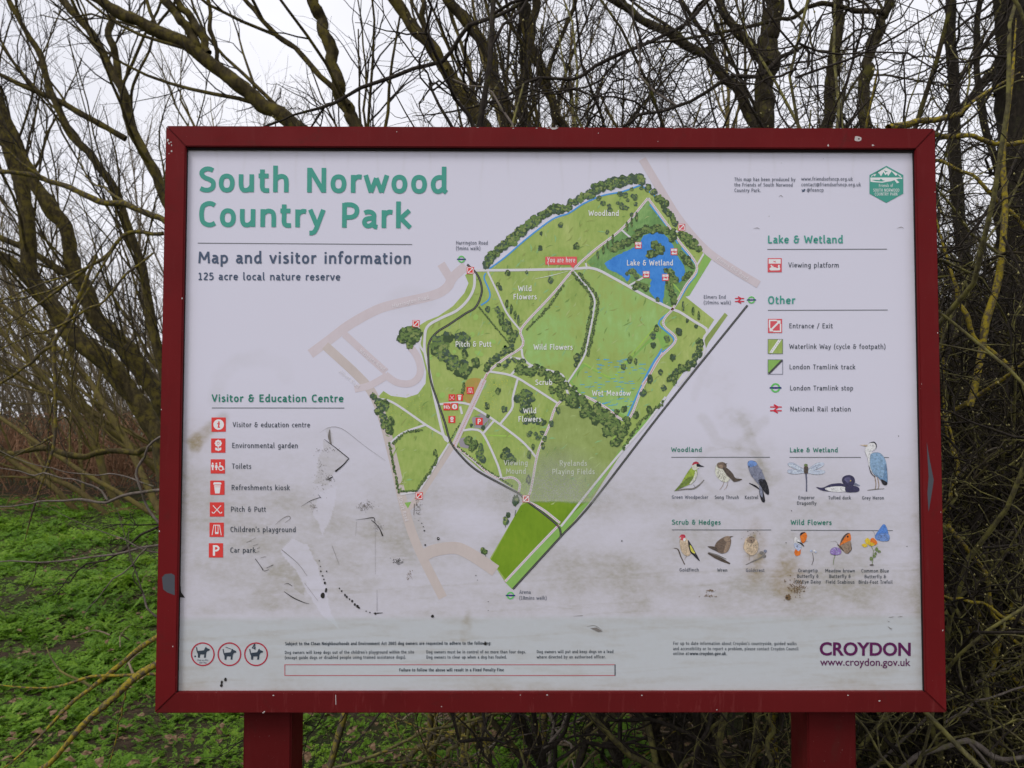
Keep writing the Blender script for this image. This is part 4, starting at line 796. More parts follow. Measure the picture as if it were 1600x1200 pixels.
# ---- wildlife illustrations (coordinates of the enlarged corner)
def I(n, c):
    d = tuple(v*.72 for v in c); h = tuple(min(245, v*1.1+6) for v in c)
    return mottled('wild_'+n, [(.32, prt(*d)), (.5, prt(*c)), (.66, prt(*h))], 230, 5)
def art(name, items):
    a = Art(); L = 12
    for it in items:
        k, s, c = it[0], it[1], it[2]; L += 1
        mt = I(c, WC[c])
        if k == 'p':
            a.poly(pp(s, ZB), mt, L, 1); Q = pp(s, ZB); Q = smooth_path(np.vstack([Q, Q[:1]]), 40); c0 = Q.mean(0); dk = I('line', (96, 94, 96))
            per = np.linalg.norm(np.diff(Q, axis=0), axis=1).sum()
            for q in range(0, 38, 3 if per > 45 else 6) if per > 22 else ():      # broken pencil outline and a few feather strokes
                if rg.random() < .75: a.taper(Q[q:q+4], [.12, .3, .12], dk, L+.5)
                p0 = c0+(Q[q]-c0)*rg.uniform(.1, .6); a.taper([p0, p0+(Q[q]-c0)*.14+[0, .5], p0+(Q[q]-c0)*.3], [.08, .26, .08], dk, L+.5)
        elif k == 's': a.poly(pp(s, ZB), mt, L)
        elif k == 'l': a.taper(pp(s, ZB), it[3], mt, L)
        elif k == 'd':
            x, y, rx, ry = [float(v) for v in s.split(',')]; a.disc(x/ZB[0]+ZB[1], y/ZB[0]+ZB[2], rx/ZB[0], mt, L, ry/ZB[0], 14, .06, rg)
        elif k == 'k':
            x0_, y0_, x1_, y1_, n = [float(v) for v in s.split(',')]
            for _ in range(int(n)):
                x, y = rg.uniform(x0_, x1_), rg.uniform(y0_, y1_)
                if ((x-(x0_+x1_)/2)/(x1_-x0_)*2)**2+((y-(y0_+y1_)/2)/(y1_-y0_)*2)**2 < 1: a.disc(x/ZB[0]+ZB[1], y/ZB[0]+ZB[2], rg.uniform(.25, .6), mt, L, rg.uniform(.4, .9), 6)
    return a.build(name, panel)
WC = dict(gr=(146, 168, 66), gr2=(110, 130, 60), crm=(206, 206, 190), blk=(38, 38, 44), red=(172, 52, 70), br=(112, 96, 84), br2=(146, 126, 108), br3=(84, 74, 66), wh=(222, 222, 226), slate=(124, 128, 146), slate2=(94, 96, 116), blu=(134, 164, 192), blu2=(104, 136, 170), nvy=(58, 56, 84), nvy2=(90, 88, 122), org=(226, 116, 42), yel=(226, 186, 54), sky=(84, 128, 200), sky2=(108, 140, 196), pur=(142, 118, 178), grn=(112, 128, 82), pale=(176, 186, 212), tan=(196, 176, 150), wing=(186, 196, 214), ylw=(206, 200, 84), pnk=(200, 80, 92), twg=(120, 116, 112))
art('bird_illustration', [('l', '90,332 150,322 205,318 240,295 268,266', 'twg', [.6, 2.4, 2.6, 1.2]), ('p', '92,332 130,285 160,235 195,190 222,205 226,240 205,280 165,300 125,318', 'gr'), ('p', '92,332 130,290 160,262 200,245 190,275 140,310', 'gr2'), ('p', '190,292 215,265 226,235 216,210 205,250 180,290', 'crm'), ('p', '192,190 200,165 222,158 240,172 240,190 220,205 205,208', 'crm'), ('p', '196,180 204,162 222,157 238,168 215,172', 'red'), ('p', '222,172 240,172 240,186 226,188', 'blk'), ('s', '238,174 270,187 238,188', 'blk'), ('l', '205,295 215,312', 'blk', [.5, .5])])
art('bird_illustration', [('p', '335,195 345,168 370,158 395,168 400,190 420,220 425,250 405,278 375,275 345,250 333,220', 'crm'), ('p', '345,170 370,160 395,168 400,190 375,200 350,192', 'br'), ('p', '378,195 402,195 435,225 455,255 495,262 450,278 425,258 400,235', 'br3'), ('s', '388,172 407,165 392,182', 'br3'), ('k', '340,200,420,272,60', 'br3'), ('p', '352,180 372,176 380,190 360,196', 'br2'), ('l', '388,275 375,305 360,325', 'br2', [.5, .7, .5]), ('l', '410,278 400,310 385,325', 'br2', [.5, .7, .5])])
art('bird_illustration', [('l', '535,285 575,305 605,330', 'blk', [1.2, 3, 1]), ('p', '526,165 545,150 575,158 590,180 612,215 632,265 645,310 600,300 565,262 540,225', 'slate'), ('p', '526,165 545,150 572,158 582,175 560,186 535,188', 'sky2'), ('p', '590,270 630,265 652,320 650,355 620,330', 'blk'), ('p', '600,300 618,330 630,392 612,395 596,345', 'blk'), ('p', '596,300 612,318 616,370 600,350', 'slate'), ('k', '555,190,625,290,34', 'slate2'), ('s', '535,182 540,190 530,190', 'blk')])
art('insect_illustration', [('p', '865,205 800,165 766,168 775,185 820,205 862,215', 'wing'), ('p', '880,205 940,165 980,165 972,185 930,205 884,215', 'wing'), ('p', '862,216 800,204 765,208 770,225 810,232 862,224', 'wing'), ('p', '884,216 940,206 985,212 978,228 930,234 884,224', 'wing'), ('p', '862,190 874,182 886,190 886,222 874,232 862,222', 'br3'), ('d', '873,178,11,8', 'grn'), ('l', '874,228 877,280 877,335', 'slate2', [2.6, 1.8, 2]), ('l', '866,205 800,170', 'slate', [.3, .3]), ('l', '882,205 960,170', 'slate', [.3, .3])])
art('bird_illustration', [('p', '935,308 975,312 1020,292 1080,286 1115,300 1160,310 1185,318 1180,338 1110,338 1000,334 960,326', 'nvy'), ('p', '985,318 1040,305 1105,308 1110,335 1030,336', 'wh'), ('p', '1088,270 1098,246 1130,237 1158,250 1165,280 1150,302 1110,305', 'nvy'), ('p', '1110,305 1150,300 1188,312 1184,336 1115,338', 'nvy'), ('s', '1162,280 1196,298 1190,304 1160,298', 'slate'), ('d', '1138,270,4,4', 'yel'), ('p', '1100,262 1120,250 1140,258 1125,284', 'nvy2')])
art('bird_illustration', [('l', '1282,240 1290,290 1285,325', 'br2', [1.2, 1.4, 1]), ('l', '1300,250 1308,300 1300,322', 'br2', [1.2, 1.4, 1]), ('l', '1240,328 1285,322 1340,318', 'twg', [1, 1.6, .6]), ('p', '1228,70 1250,48 1275,44 1290,62 1284,85 1262,100 1250,140 1236,130 1226,95', 'wh'), ('p', '1240,130 1225,95 1262,100 1300,115 1270,160 1262,220 1248,185', 'wh'), ('p', '1262,110 1300,102 1330,120 1350,160 1357,220 1355,294 1325,262 1285,240 1258,195 1255,140', 'blu'), ('p', '1345,170 1358,225 1355,296 1322,270 1290,235 1330,255', 'blu2'), ('p', '1320,262 1356,280 1350,298 1330,290', 'blk'), ('l', '1250,46 1278,42 1292,58 1290,82', 'blk', [.4, 2, 1.6, .4]), ('s', '1240,56 1190,58 1238,68', 'tan'), ('k', '1270,130,1345,240,26', 'blu2'), ('l', '1248,180 1262,225 1285,250', 'blk', [.6, 1.4, .6])])
art('bird_illustration', [('l', '88,672 112,680 128,720 152,770', 'br3', [.8, 2, 1.6, 1.4]), ('p', '122,625 140,605 165,618 185,645 195,690 175,718 150,712 128,680', 'tan'), ('p', '170,625 190,650 212,690 242,750 200,712 182,690', 'blk'), ('p', '182,650 200,676 214,704 190,690', 'ylw'), ('d', '138,608,17,18', 'pnk'), ('p', '128,592 150,592 156,606 140,600', 'red'), ('s', '120,612 130,606 130,618', 'crm'), ('d', '150,622,8,10', 'wh'), ('l', '165,715 150,740', 'br2', [.5, .5])])
art('bird_illustration', [('l', '290,702 330,722 380,745 422,765', 'br3', [2, 5, 5, 2]), ('l', '292,696 340,712 400,738', 'twg', [.6, 2.4, .8]), ('p', '330,680 340,640 375,612 410,600 426,618 425,650 408,690 370,704', 'br'), ('p', '288,662 335,665 350,690 325,684', 'br3'), ('p', '385,612 405,600 424,606 420,628 395,632', 'br2'), ('s', '418,602 444,600 420,612', 'br3'), ('k', '340,630,415,695,40', 'br3'), ('p', '400,640 424,640 412,685 385,700', 'br2')])
art('bird_illustration', [('l', '515,772 560,750 610,725 640,690', 'twg', [.8, 2, 2, .8]), ('p', '508,635 520,612 545,602 575,618 590,650 585,690 560,715 525,705 502,672', 'tan'), ('p', '520,625 545,606 572,620 560,640 535,640', 'br2'), ('l', '530,612 550,605 568,612', 'br3', [.5, 1.5, .5]), ('d', '548,628,4,4', 'blk'), ('k', '515,640,585,705,20', 'br2'), ('d', '610,700,13,10', 'twg'), ('d', '632,690,10,9', 'slate'), ('d', '625,720,12,10', 'twg'), ('l', '540,712 535,745', 'br2', [.5, .5])])
art('insect_illustration', [('p', '843,640 810,605 805,640 820,668 842,655', 'wh'), ('p', '850,640 838,600 845,580 870,578 880,600 868,635', 'org'), ('p', '838,600 845,580 872,578 860,584', 'blk'), ('p', '842,660 812,680 805,700 815,718 838,712 842,690', 'org'), ('p', '808,640 806,665 830,690 846,660', 'pale'), ('l', '820,635 845,645 862,662', 'blk', [1, 2.6, 1]), ('l', '850,640 885,630', 'blk', [.4, .3]), ('k', '806,610,850,690,16', 'blk'), ('l', '912,700 918,740 908,772', 'br3', [.5, .9, .7]), ('d', '905,688,8,6', 'pale'), ('d', '922,688,9,6', 'wh'), ('d', '932,695,6,5', 'pale')])
art('insect_illustration', [('p', '1075,660 1085,620 1110,588 1135,584 1140,625 1110,645', 'org'), ('p', '1078,650 1085,620 1110,588 1134,584 1112,598 1090,630', 'br3'), ('p', '1070,662 1110,640 1138,630 1143,680 1120,706 1090,685', 'br2'), ('l', '1138,640 1144,680 1122,704', 'br3', [.6, 1.4, .8]), ('d', '1122,604,5,6', 'blk'), ('l', '1062,650 1080,668 1100,690', 'br3', [1.5, 2.2, 1]), ('l', '1066,650 1050,632 1020,632', 'br3', [.3, .3, .2]), ('p', '1018,690 1030,672 1060,668 1082,685 1080,706 1050,714 1022,706', 'pur'), ('k', '1020,672,1080,710,30', 'pale'), ('l', '1048,712 1038,745 1038,770', 'grn', [.6, .8, .6])])
art('insect_illustration', [('p', '1285,600 1310,560 1335,530 1352,545 1368,600 1366,628 1330,630 1295,622', 'sky'), ('p', '1290,602 1330,585 1366,590 1368,624 1320,630', 'sky2'), ('l', '1285,600 1280,580 1265,565', 'br3', [.3, .3, .2]), ('k', '1300,590,1362,625,26', 'slate2'), ('p', '1225,625 1240,612 1256,628 1250,650 1232,645', 'yel'), ('p', '1258,620 1275,612 1298,638 1285,655 1262,645', 'org'), ('p', '1205,652 1225,645 1240,658 1222,668', 'yel'), ('p', '1240,640 1270,640 1285,652 1258,660', 'yel'), ('l', '1258,655 1275,690 1268,770', 'grn', [.6, .9, .9]), ('l', '1275,690 1300,660', 'grn', [.5, .5]), ('d', '1295,680,10,12', 'grn'), ('d', '1310,692,10,7', 'grn'), ('d', '1280,720,10,9', 'grn'), ('d', '1262,735,9,12', 'grn'), ('d', '1288,705,7,9', 'grn'), ('d', '1265,772,13,4', 'br3')])

# ---- knife cuts, burn spots and stains on the sheet
a = Art(); L = 24
for s, w, m_ in (('900,285 898,330 910,378', [1.2, 4.2, 1.5], SCUFG), ('866,345 940,400 1020,465', [.5, 1.1, 1.2], SCUFF), ('1020,465 985,505 935,547', [1.4, 1.8, 2.6], SCUFF), ('880,600 920,580', [.6, 1.5], SCUFF), ('890,590 910,605', [.4, 1], SCUFG),
    ('722,765 780,730 840,708', [.2, .8, .8], SCUFF), ('828,690 846,712', [.5, .8], SCUFF), ('560,880 600,845 640,825 655,840 620,868', [.2, .6, .8, .7, .3], SCUFG), ('838,305 895,272 950,270 1010,300 1110,380 1250,480', [.1, .6, .4, .3, .3, .2], SCUFG), ('1062,850 1120,842 1175,835 1182,860', [.3, .6, 1.2, 1], SCUFF), ('1160,850 1190,875 1215,910 1232,950', [.9, 1.2, 1.2, 2.2], SCUFF),
    ('1068,860 1062,950', [.3, .2], SCUFG), ('1185,880 1186,1190', [.3, .2], SCUFG), ('435,1092 470,1140 485,1165', [1, .8, 1.6], SCUFF), ('380,990 410,978', [.5, .8], SCUFG), ('420,1010 455,1000', [.5, .7], SCUFG), ('432,1055 460,1045', [.5, .7], SCUFG), ('470,1085 500,1078', [.6, .6], SCUFG), ('505,1150 548,1130', [.6, .8], SCUFF), ('490,1170 520,1160', [.6, .6], SCUFF), ('600,1035 700,1120 760,1200', [.8, .6, .4], SCUFG), ('915,1010 960,1130', [.5, .3], SCUFG), ('445,1030 462,1022', [.4, .6], SCUFF), ('395,985 440,960', [.2, .4], SCUFG)):
    a.taper(pp(s, ZG), w, m_, L)
Z0 = (2.8571, 0, 780)
a.taper(pp('1268,412 1310,440 1360,462 1380,466', Z0), [.6, 1.4, 1.2, .4], SCUFF, L); a.taper(pp('1268,380 1285,376 1305,388', Z0), [.3, .9, .4], SCUFF, L); a.taper(pp('1360,375 1420,455', Z0), [.4, .3], SCUFG, L); pass
for x, y, r in ((1425, 275, .8), (1430, 300, .8), (1432, 322, 1), (1440, 342, 1.3), (1446, 358, 1), (1450, 374, 1.5), (1456, 402, 1.5), (1454, 410, 1.7), (1440, 430, 3.1), (1442, 424, 2.4), (1458, 322, 1), (1515, 398, 1), (1525, 410, 1.3), (1540, 428, 1.4), (1548, 436, 1.6), (1560, 446, 1.2), (1572, 455, 1.6), (1584, 470, 1.7), (1595, 478, 2), (988, 832, 2.2), (990, 818, 1.8), (1006, 805, 2.2)): a.disc(x/2.8571, y/2.8571+780, r, SCUFF, L, r*rg.uniform(.9, 1.6), 10, .12, rg)
for x, y, r in ((416, 472, 2.2), (348, 505, 1.4), (343, 430, 1.2), (338, 410, .8), (330, 392, .8), (386, 876, 2.4), (88, 862, 1.8), (3, 832, 1.6), (40, 850, .9), (60, 857, 1), (676, 800, .6), (676, 846, .6), (662, 1020, 2.2), (660, 1012, 1.2), (612, 664, .8), (620, 688, .6), (312, 378, .5), (1372, 484, 1), (850, 330, .4)): a.disc(x/3.3333+560, y/3.3333+700, r, SCUFF, L+.5, r*1.1, 10, .12, rg)
a.disc(416/3.333+560, 471/3.333+700, .7, WHITE, L+1, n=8)
a.taper(pp('75,860 100,860 128,858', Z8), [.3, 1.6, .4], SCUFF, L); a.taper(pp('97,740 97,850', Z8), [.2, .4], SCUFF, L); a.taper(pp('1190,930 1230,925 1270,950', Z8), [.3, .8, .3], SCUFG, L); a.taper(pp('1120,876 1168,872', Z8), [.3, .8], SCUFG, L); a.poly(pp('1208,938 1240,935 1272,955 1250,958', Z8), SCUFG, L); a.taper(pp('292,290 288,350', Z8), [1.2, .6], SCUFG, L)
for cx, cy, n, sx, sy, m_ in ((1330, 1110, 70, 18, 10, SCUFF), (1120, 770, 60, 22, 12, SCUFG), (1205, 890, 40, 18, 16, SCUFG), (880, 410, 30, 40, 10, SCUFG), (900, 590, 30, 14, 8, SCUFF), (800, 770, 30, 15, 15, SCUFG), (850, 560, 60, 30, 60, SCUFG)):
    for _ in range(n): a.disc((cx+rg.normal(0, sx))/4+290, (cy+rg.normal(0, sy))/4+600, rg.uniform(.25, .75), m_, L, rg.uniform(.25, .75), 6)
for cx, cy, n, sx, sy, m_ in ((310, 310, 70, 11, 22, SCUFG), (265, 665, 30, 8, 16, STAINB), (40, 300, 60, 25, 12, SCUFG)):
    for _ in range(n): a.disc((cx+rg.normal(0, sx))/3.333+560, (cy+rg.normal(0, sy))/3.333+700, rg.uniform(.25, .7), m_, L, rg.uniform(.25, .9), 6)
for cx, cy, n, sx, sy in ((765, 965, 60, 9, 9), (815, 910, 120, 24, 20), (308, 925, 30, 12, 4), (300, 958, 30, 22, 4), (750, 870, 5, 4, 4), (550, 640, 50, 30, 40)):
    for _ in range(n): a.disc((cx+rg.normal(0, sx))/ZB[0]+ZB[1], (cy+rg.normal(0, sy))/ZB[0]+ZB[2], rg.uniform(.3, 1.1 if cx > 700 else .6), STAINB if cx != 550 else SCUFG, L+rg.random()*2, rg.uniform(.3, 1.1), 7)
a.disc(768/ZB[0]+ZB[1], 966/ZB[0]+ZB[2], 4.4, STAINB, L, 4, 12, .2, rg); a.disc(762/ZB[0]+ZB[1], 968/ZB[0]+ZB[2], 1.8, SCUFF, L+2, 1.4, 8, .2, rg)
for x, y in ((755, 640), (750, 870), (1475, 662), (788, 450), (528, 572), (1425, 5), (860, 930)): a.disc(x/ZB[0]+ZB[1], y/ZB[0]+ZB[2], .8, SCUFF, L, n=7)
for P in (pp('1365,1085 1400,1080', ZB), pp('1420,1082 1450,1078', ZB), pp('1362,1138 1385,1160', ZB), pp('1370,1150 1388,1152', ZB), pp('1360,1105 1372,1112', ZB)): a.taper(P, [.3, .9, .3], SCUFG, L)
for P in (pp('1250,520 1280,510 1300,520', (4.4444, 1120, 240)), pp('432,300 445,290 460,302', (4.4444, 1120, 240)), pp('255,520 280,515 298,522', (4.4444, 1120, 240)), pp('360,438 366,432', (4.4444, 1120, 240)), pp('446,64 450,66', (4.4444, 1120, 240)), pp('738,34 742,36', (4.4444, 1120, 240))): a.taper(P, [.2, .8, .3], SCUFG, L)
a.poly([[274, 886], [281, 900], [283, 925], [289, 934], [279, 933], [273, 925]], SCUFF, L)
a.poly([[1444, 652], [1440, 665], [1440, 690], [1446, 735], [1450, 740]], SCUFF, L)
# black mould along the lower edge
xx = 292
while xx < 1380:
    w_ = rg.uniform(3, 26); h_ = rg.uniform(.4, 1.7)
    if rg.random() < .72: a.poly([[xx, 1083.6], [xx+w_*.3, 1082.2-h_], [xx+w_*.7, 1082.5-h_*.6], [xx+w_, 1083.6]], SCUFF if rg.random() < .75 else STAINB, L)
    xx += w_*rg.uniform(.6, 1.3)
a.build('scuff_speck', panel)

# the laminate has clouded over the playing fields: a thin milky film with grain
nx2 = np.arange(730, 972, 1.5); ny2 = np.arange(660, 800, 1.5); X2, Y2 = np.meshgrid(nx2, ny2); w2 = Y2+8*(vnoise(X2, Y2, 25, 25, 31)-.5)
FD = .40*blob(X2, w2, 865, 775, 118, 95, .8)*(1-sst(782, 786, w2-.02*(X2-860)))
FD *= .6+.6*vnoise(X2, Y2, 30, 22, 33)
me = npmesh('clouded_film', at_arr(np.stack([X2.ravel(), Y2.ravel()], 1), YP-.0008), (lambda n_, m_: np.stack([(np.arange(n_-1)[:, None]*m_+np.arange(m_-1)[None]).ravel()+k for k in (0, m_, m_+1, 1)], 1))(*X2.shape))
keep = FD.ravel(); bmf = bmesh.new(); bmf.from_mesh(me); bmf.verts.ensure_lookup_table()
bmesh.ops.delete(bmf, geom=[f for f in bmf.faces if max(keep[v.index] for v in f.verts) < .02], context='FACES'); 
lay = bmf.verts.layers.float.new('cloud')
bmf.verts.ensure_lookup_table()
# vertex order is kept until loose vertices go: look the density up from position along the grid
from mathutils import kdtree
kd = kdtree.KDTree(len(keep)); 
for i_, p_ in enumerate(at_arr(np.stack([X2.ravel(), Y2.ravel()], 1), YP-.0008)): kd.insert(Vector(p_), i_)
kd.balance()
for v_ in bmf.verts: v_[lay] = keep[kd.find(v_.co)[1]]
bmf.to_mesh(me); bmf.free()
m = NM('clouded_film', .8, .1); m.color((.62, .63, .58)); ca = m.n('ShaderNodeAttribute', attribute_name='cloud')
grn = m.ramp(m.noise(m.coord(), 480, 4, .6), [(.36, .6), (.64, 1.3)]); mm = m.n('ShaderNodeMath', operation='MULTIPLY', use_clamp=True); m.l(ca.outputs['Fac'], mm.inputs[0]); m.l(grn, mm.inputs[1]); m.l(mm.outputs[0], m.p.inputs['Alpha'])
film = link('clouded_film', me, m.m); adopt(film, panel)

# ================================================================== GROUND
def gz(x, y): return .17*(vnoise(np.asarray(x)+500., np.asarray(y)+500., 1.3, 1.3, 51, 3)-.5)*np.clip((np.asarray(y)+2)/3, 0, 1)+.06*(vnoise(np.asarray(x)+500., np.asarray(y)+500., 5, 5, 52, 2)-.5)
ax_ = np.concatenate([-np.geomspace(420, 9, 16), np.linspace(-8.5, 8.5, 120), np.geomspace(9, 420, 16)])
ay_ = np.concatenate([[-120, -40, -12, -5], np.linspace(-2.5, 16, 130), np.geomspace(17, 900, 18)])
GX, GY = np.meshgrid(ax_, ay_); GZ = gz(GX, GY); GZ[(np.abs(GX) > 60) | (GY > 60)] = 0
n1, n2 = GX.shape; ii = (np.arange(n1-1)[:, None]*n2+np.arange(n2-1)[None]).ravel()
me = npmesh('ground', np.stack([GX, GY, GZ], -1).reshape(-1, 3), np.stack([ii, ii+1, ii+n2+1, ii+n2], 1))
m = NM('leaf_mould', .95, .1); v = m.coord()
c = m.ramp(m.noise(v, 26, 7, .75, .4), [(.3, (.022, .016, .011)), (.48, (.05, .034, .022)), (.6, (.085, .056, .036)), (.75, (.15, .11, .075))])
gf = m.ramp(m.noise(v, 1.1, 5, .6), [(.42, 0.0), (.6, .75)]); c = m.mix(gf, c, (.026, .05, .012)); m.color(c); m.bump(m.noise(v, 40, 6, .7), .9, .03)
gnd = tag(link('ground', me, m.m, None, True), kind='structure')

# ------------------------------------------------------------------ green ground cover
rg = np.random.default_rng(77)
def frond(r, L, droop, k=7):
    """one feathery leaf: a curved midrib with lobed leaflet pairs"""
    V, F = [], []
    for i in range(1, k+1):
        t = i/k; px_ = L*(.25+.75*t); pz = L*(.62*t-droop*t*t)
        wl = L*(.36 if k < 6 else .27)*math.sin(math.pi*(.22+.72*t))*r.uniform(.8, 1.2)
        for sg in (-1, 1):
            b = np.array([px_, 0, pz]); d = np.array([.55, sg*.85, .15+r.normal(0, .22)]); d /= np.linalg.norm(d); s_ = np.array([-d[1]*.0+.84*-sg*0+.8, -sg*.45, r.normal(0, .12)])*wl*.34
            tip = b+d*wl; mid = b+d*wl*.5; n0 = len(V)
            V += [b, mid+s_, tip, mid-s_*.8]; F.append([n0, n0+1, n0+2, n0+3])
            if i < k-1:   # a side lobe
                d2 = np.array([.95, sg*.25, .1+r.normal(0, .2)]); q = mid+d2*wl*.45; n0 = len(V); V += [mid, mid+np.array([.1, sg*.12, .03])*wl*1.6, q, mid+np.array([.25, -sg*.06, 0])*wl]; F.append([n0, n0+1, n0+2, n0+3])
    n0 = len(V); e = np.array([L, 0, L*(.62-droop)]); V += [e+np.array([0, -.05*L, 0]), e+np.array([.16*L, 0, -.03*L]), e+np.array([0, .05*L, 0]), e-np.array([.08*L, 0, 0])]; F.append([n0, n0+1, n0+2, n0+3])
    return np.array(V), np.array(F)
def rosette(r, k=8):
    V, F, n = [], [], 0
    for q in range(r.integers(4, 7)):
        v_, f_ = frond(r, r.uniform(.7, 1.15), r.uniform(.1, .6), k); an = r.uniform(0, 6.283); c_, s_ = math.cos(an), math.sin(an)
        v_ = v_@np.array([[c_, s_, 0], [-s_, c_, 0], [0, 0, 1]]); V.append(v_); F.append(f_+n); n += len(v_)
    return np.concatenate(V), np.concatenate(F)
def scatter(variants, pos, scale, rg_):
    V, F, n = [], [], 0; which = rg_.integers(0, len(variants), len(pos))
    for k, (bv, bf) in enumerate(variants):
        P = pos[which == k]; s_ = scale[which == k]; N = len(P)
        if not N: continue
        an = rg_.uniform(0, 6.283, N); c_, d_ = np.cos(an), np.sin(an); z_ = np.zeros(N); Rm = np.stack([np.stack([c_, -d_, z_], -1), np.stack([d_, c_, z_], -1), np.stack([rg_.normal(0, .18, N), rg_.normal(0, .18, N), z_+1], -1)], 1)
        W_ = np.einsum('nij,vj->nvi', Rm, bv)*s_[:, None, None]+P[:, None]; V.append(W_.reshape(-1, 3)); F.append((bf[None]+(np.arange(N)*len(bv))[:, None, None]).reshape(-1, bf.shape[1])+n); n += N*len(bv)
    return np.concatenate(V), np.concatenate(F)
def leafmat(name, stops, sc=2.2, fine=35, tr=.45):
    m = NM(name, .55, .3); v = m.coord(); f = m.mix(.45, m.noise(v, sc, 4), m.noise(v, fine, 2)); c = m.ramp(f, stops); m.color(c)
    t = m.n('ShaderNodeBsdfTranslucent'); m.l(c, t.inputs[0]); x = m.n('ShaderNodeMixShader'); x.inputs[0].default_value = tr; m.l(m.p.outputs[0], x.inputs[1]); m.l(t.outputs[0], x.inputs[2]); m.l(x.outputs[0], m.out.inputs[0]); return m.m
M_LEAF = leafmat('green_leaf', [(.3, (.048, .125, .010)), (.43, (.115, .25, .018)), (.56, (.205, .37, .028)), (.70, (.36, .46, .055))], 1.1, 40)
N = 60000
yy = 1.0+14.5*rg.random(N)**1.35; xr = (yy+1.54)*.72+.5; xx_ = rg.uniform(-1, 1, N)*xr; xx_ = np.where(xx_ < 0, xx_*(1+.55*sst(2.5, 6, yy)), xx_)
keep_ = np.ones(N, bool)
pn = vnoise(xx_+200, yy+200, .8, .8, 61, 3); edge = .15+.55*sst(-.2, .9, (xx_-.05*yy))+.25*sst(.9, 2.0, xx_)
keep_ &= pn > np.where(yy < 6, edge*1.08, .1+.5*sst(1.5, 4, xx_)); keep_ &= rg.random(N) < np.where(xx_ < 0, 1, .8)
keep_ &= ~((yy > 13.2+.5*np.sin(xx_*2)))
P = np.stack([xx_, yy, gz(xx_, yy)-.01], 1)[keep_]; P = P[:26000]
sc_ = rg.uniform(.042, .085, len(P))*(.6+1.1*sst(.3, .75, vnoise(P[:, 0]+100, P[:, 1]+100, .55, .55, 63, 3)))*(1+.05*P[:, 1])
nr = P[:, 1] < 5.5; V, F = scatter([rosette(rg) for _ in range(9)], P[nr], sc_[nr], rg); V2, F2 = scatter([rosette(rg, 5) for _ in range(6)], P[~nr], sc_[~nr]*1.1, rg)
V, F = np.concatenate([V, V2]), np.concatenate([F, F2+len(V)])
gc = link('ground_cover', npmesh('ground_cover', V, F), M_LEAF); tag(gc, 'feathery green leaves carpeting the ground left of the board', 'ground cover', kind='stuff')
# brown leaf litter
def litter(r):
    V = np.array([[-.5, -.22, 0], [0, -.34, .12], [.5, -.1, .02], [.55, .1, .05], [0, .34, .16], [-.5, .2, .02]])*r.uniform(.8, 1.2, (6, 1)); V[:, 2] += r.normal(0, .12, 6); return V, np.array([[0, 1, 4, 5], [1, 2, 3, 4]])
N = 9000; yy = 1.0+8*rg.random(N)**1.5; xx_ = rg.uniform(-.75, 1, N)*((yy+1.54)*.72+.6); P = np.stack([xx_, yy, gz(xx_, yy)+.012], 1); P[:, 2] += .03*(xx_ < -.4); P = P[(xx_ > -.4) | (rg.random(N) < .22)]
V, F = scatter([litter(rg) for _ in range(8)], P, rg.uniform(.02, .055, len(P)), rg)
m = NM('dead_leaf', .8, .15); m.color(m.ramp(m.noise(m.coord(), 60, 3, .6), [(.3, (.06, .036, .02)), (.5, (.14, .085, .046)), (.68, (.26, .18, .11))]))
tag(link('leaf_litter', npmesh('leaf_litter', V, F), m.m), 'brown dead leaves and woody litter under the thicket', 'leaf litter', kind='stuff')

# ================================================================== TREES
WIL = [dict(per_m=3.6, ang=32, len=2.1, rad=.012, up=.22, wig=.10, trop=.05, n=10, bare=.15), dict(per_m=6, ang=36, len=.62, rad=.0055, up=.1, wig=.14, n=7), dict(per_m=8, ang=38, len=.28, rad=.0024, wig=.16, n=5, tip=.0009)]
WILF = [dict(per_m=2.4, ang=30, len=2.2, rad=.018, up=.25, wig=.09, trop=.06, n=10, bare=.15), dict(per_m=5, ang=32, len=.8, rad=.007, up=.12, wig=.12, n=7), dict(per_m=6, ang=34, len=.4, rad=.0035, wig=.14, n=5, tip=.0014)]
HAW = [dict(per_m=5.5, ang=52, len=1.0, rad=.0085, up=.06, wig=.30, trop=.01, n=13, bare=.15), dict(per_m=10.5, ang=55, len=.36, rad=.0038, wig=.34, n=8), dict(per_m=17, ang=60, len=.085, rad=.0018, wig=.3, n=4, tip=.0008)]
HAWL = [dict(per_m=3.2, ang=50, len=.7, rad=.006, up=.05, wig=.2, n=9, bare=.1), dict(per_m=8, ang=55, len=.22, rad=.0028, wig=.26, n=6), dict(per_m=12, ang=60, len=.05, rad=.0016, wig=.3, n=3, tip=.0008)]
def pxpath(pts, Y, widths, n=44):
    """pixel polyline at depth(s) Y -> world path and radii; widths in photo pixels"""
    pts = np.asarray(pts, float); k = len(pts); Yv = np.interp(np.linspace(0, 1, k), np.linspace(0, 1, len(np.atleast_1d(Y))), np.atleast_1d(Y))
    W3 = np.array([at(p[0], p[1], y) for p, y in zip(pts, Yv)]); wv = np.interp(np.linspace(0, 1, k), np.linspace(0, 1, len(widths)), widths)
    rad = wv*(Yv-CAM[1])/FPX/2; Q = smooth_path(np.column_stack([W3, rad]), n); return Q[:, :3], Q[:, 3]
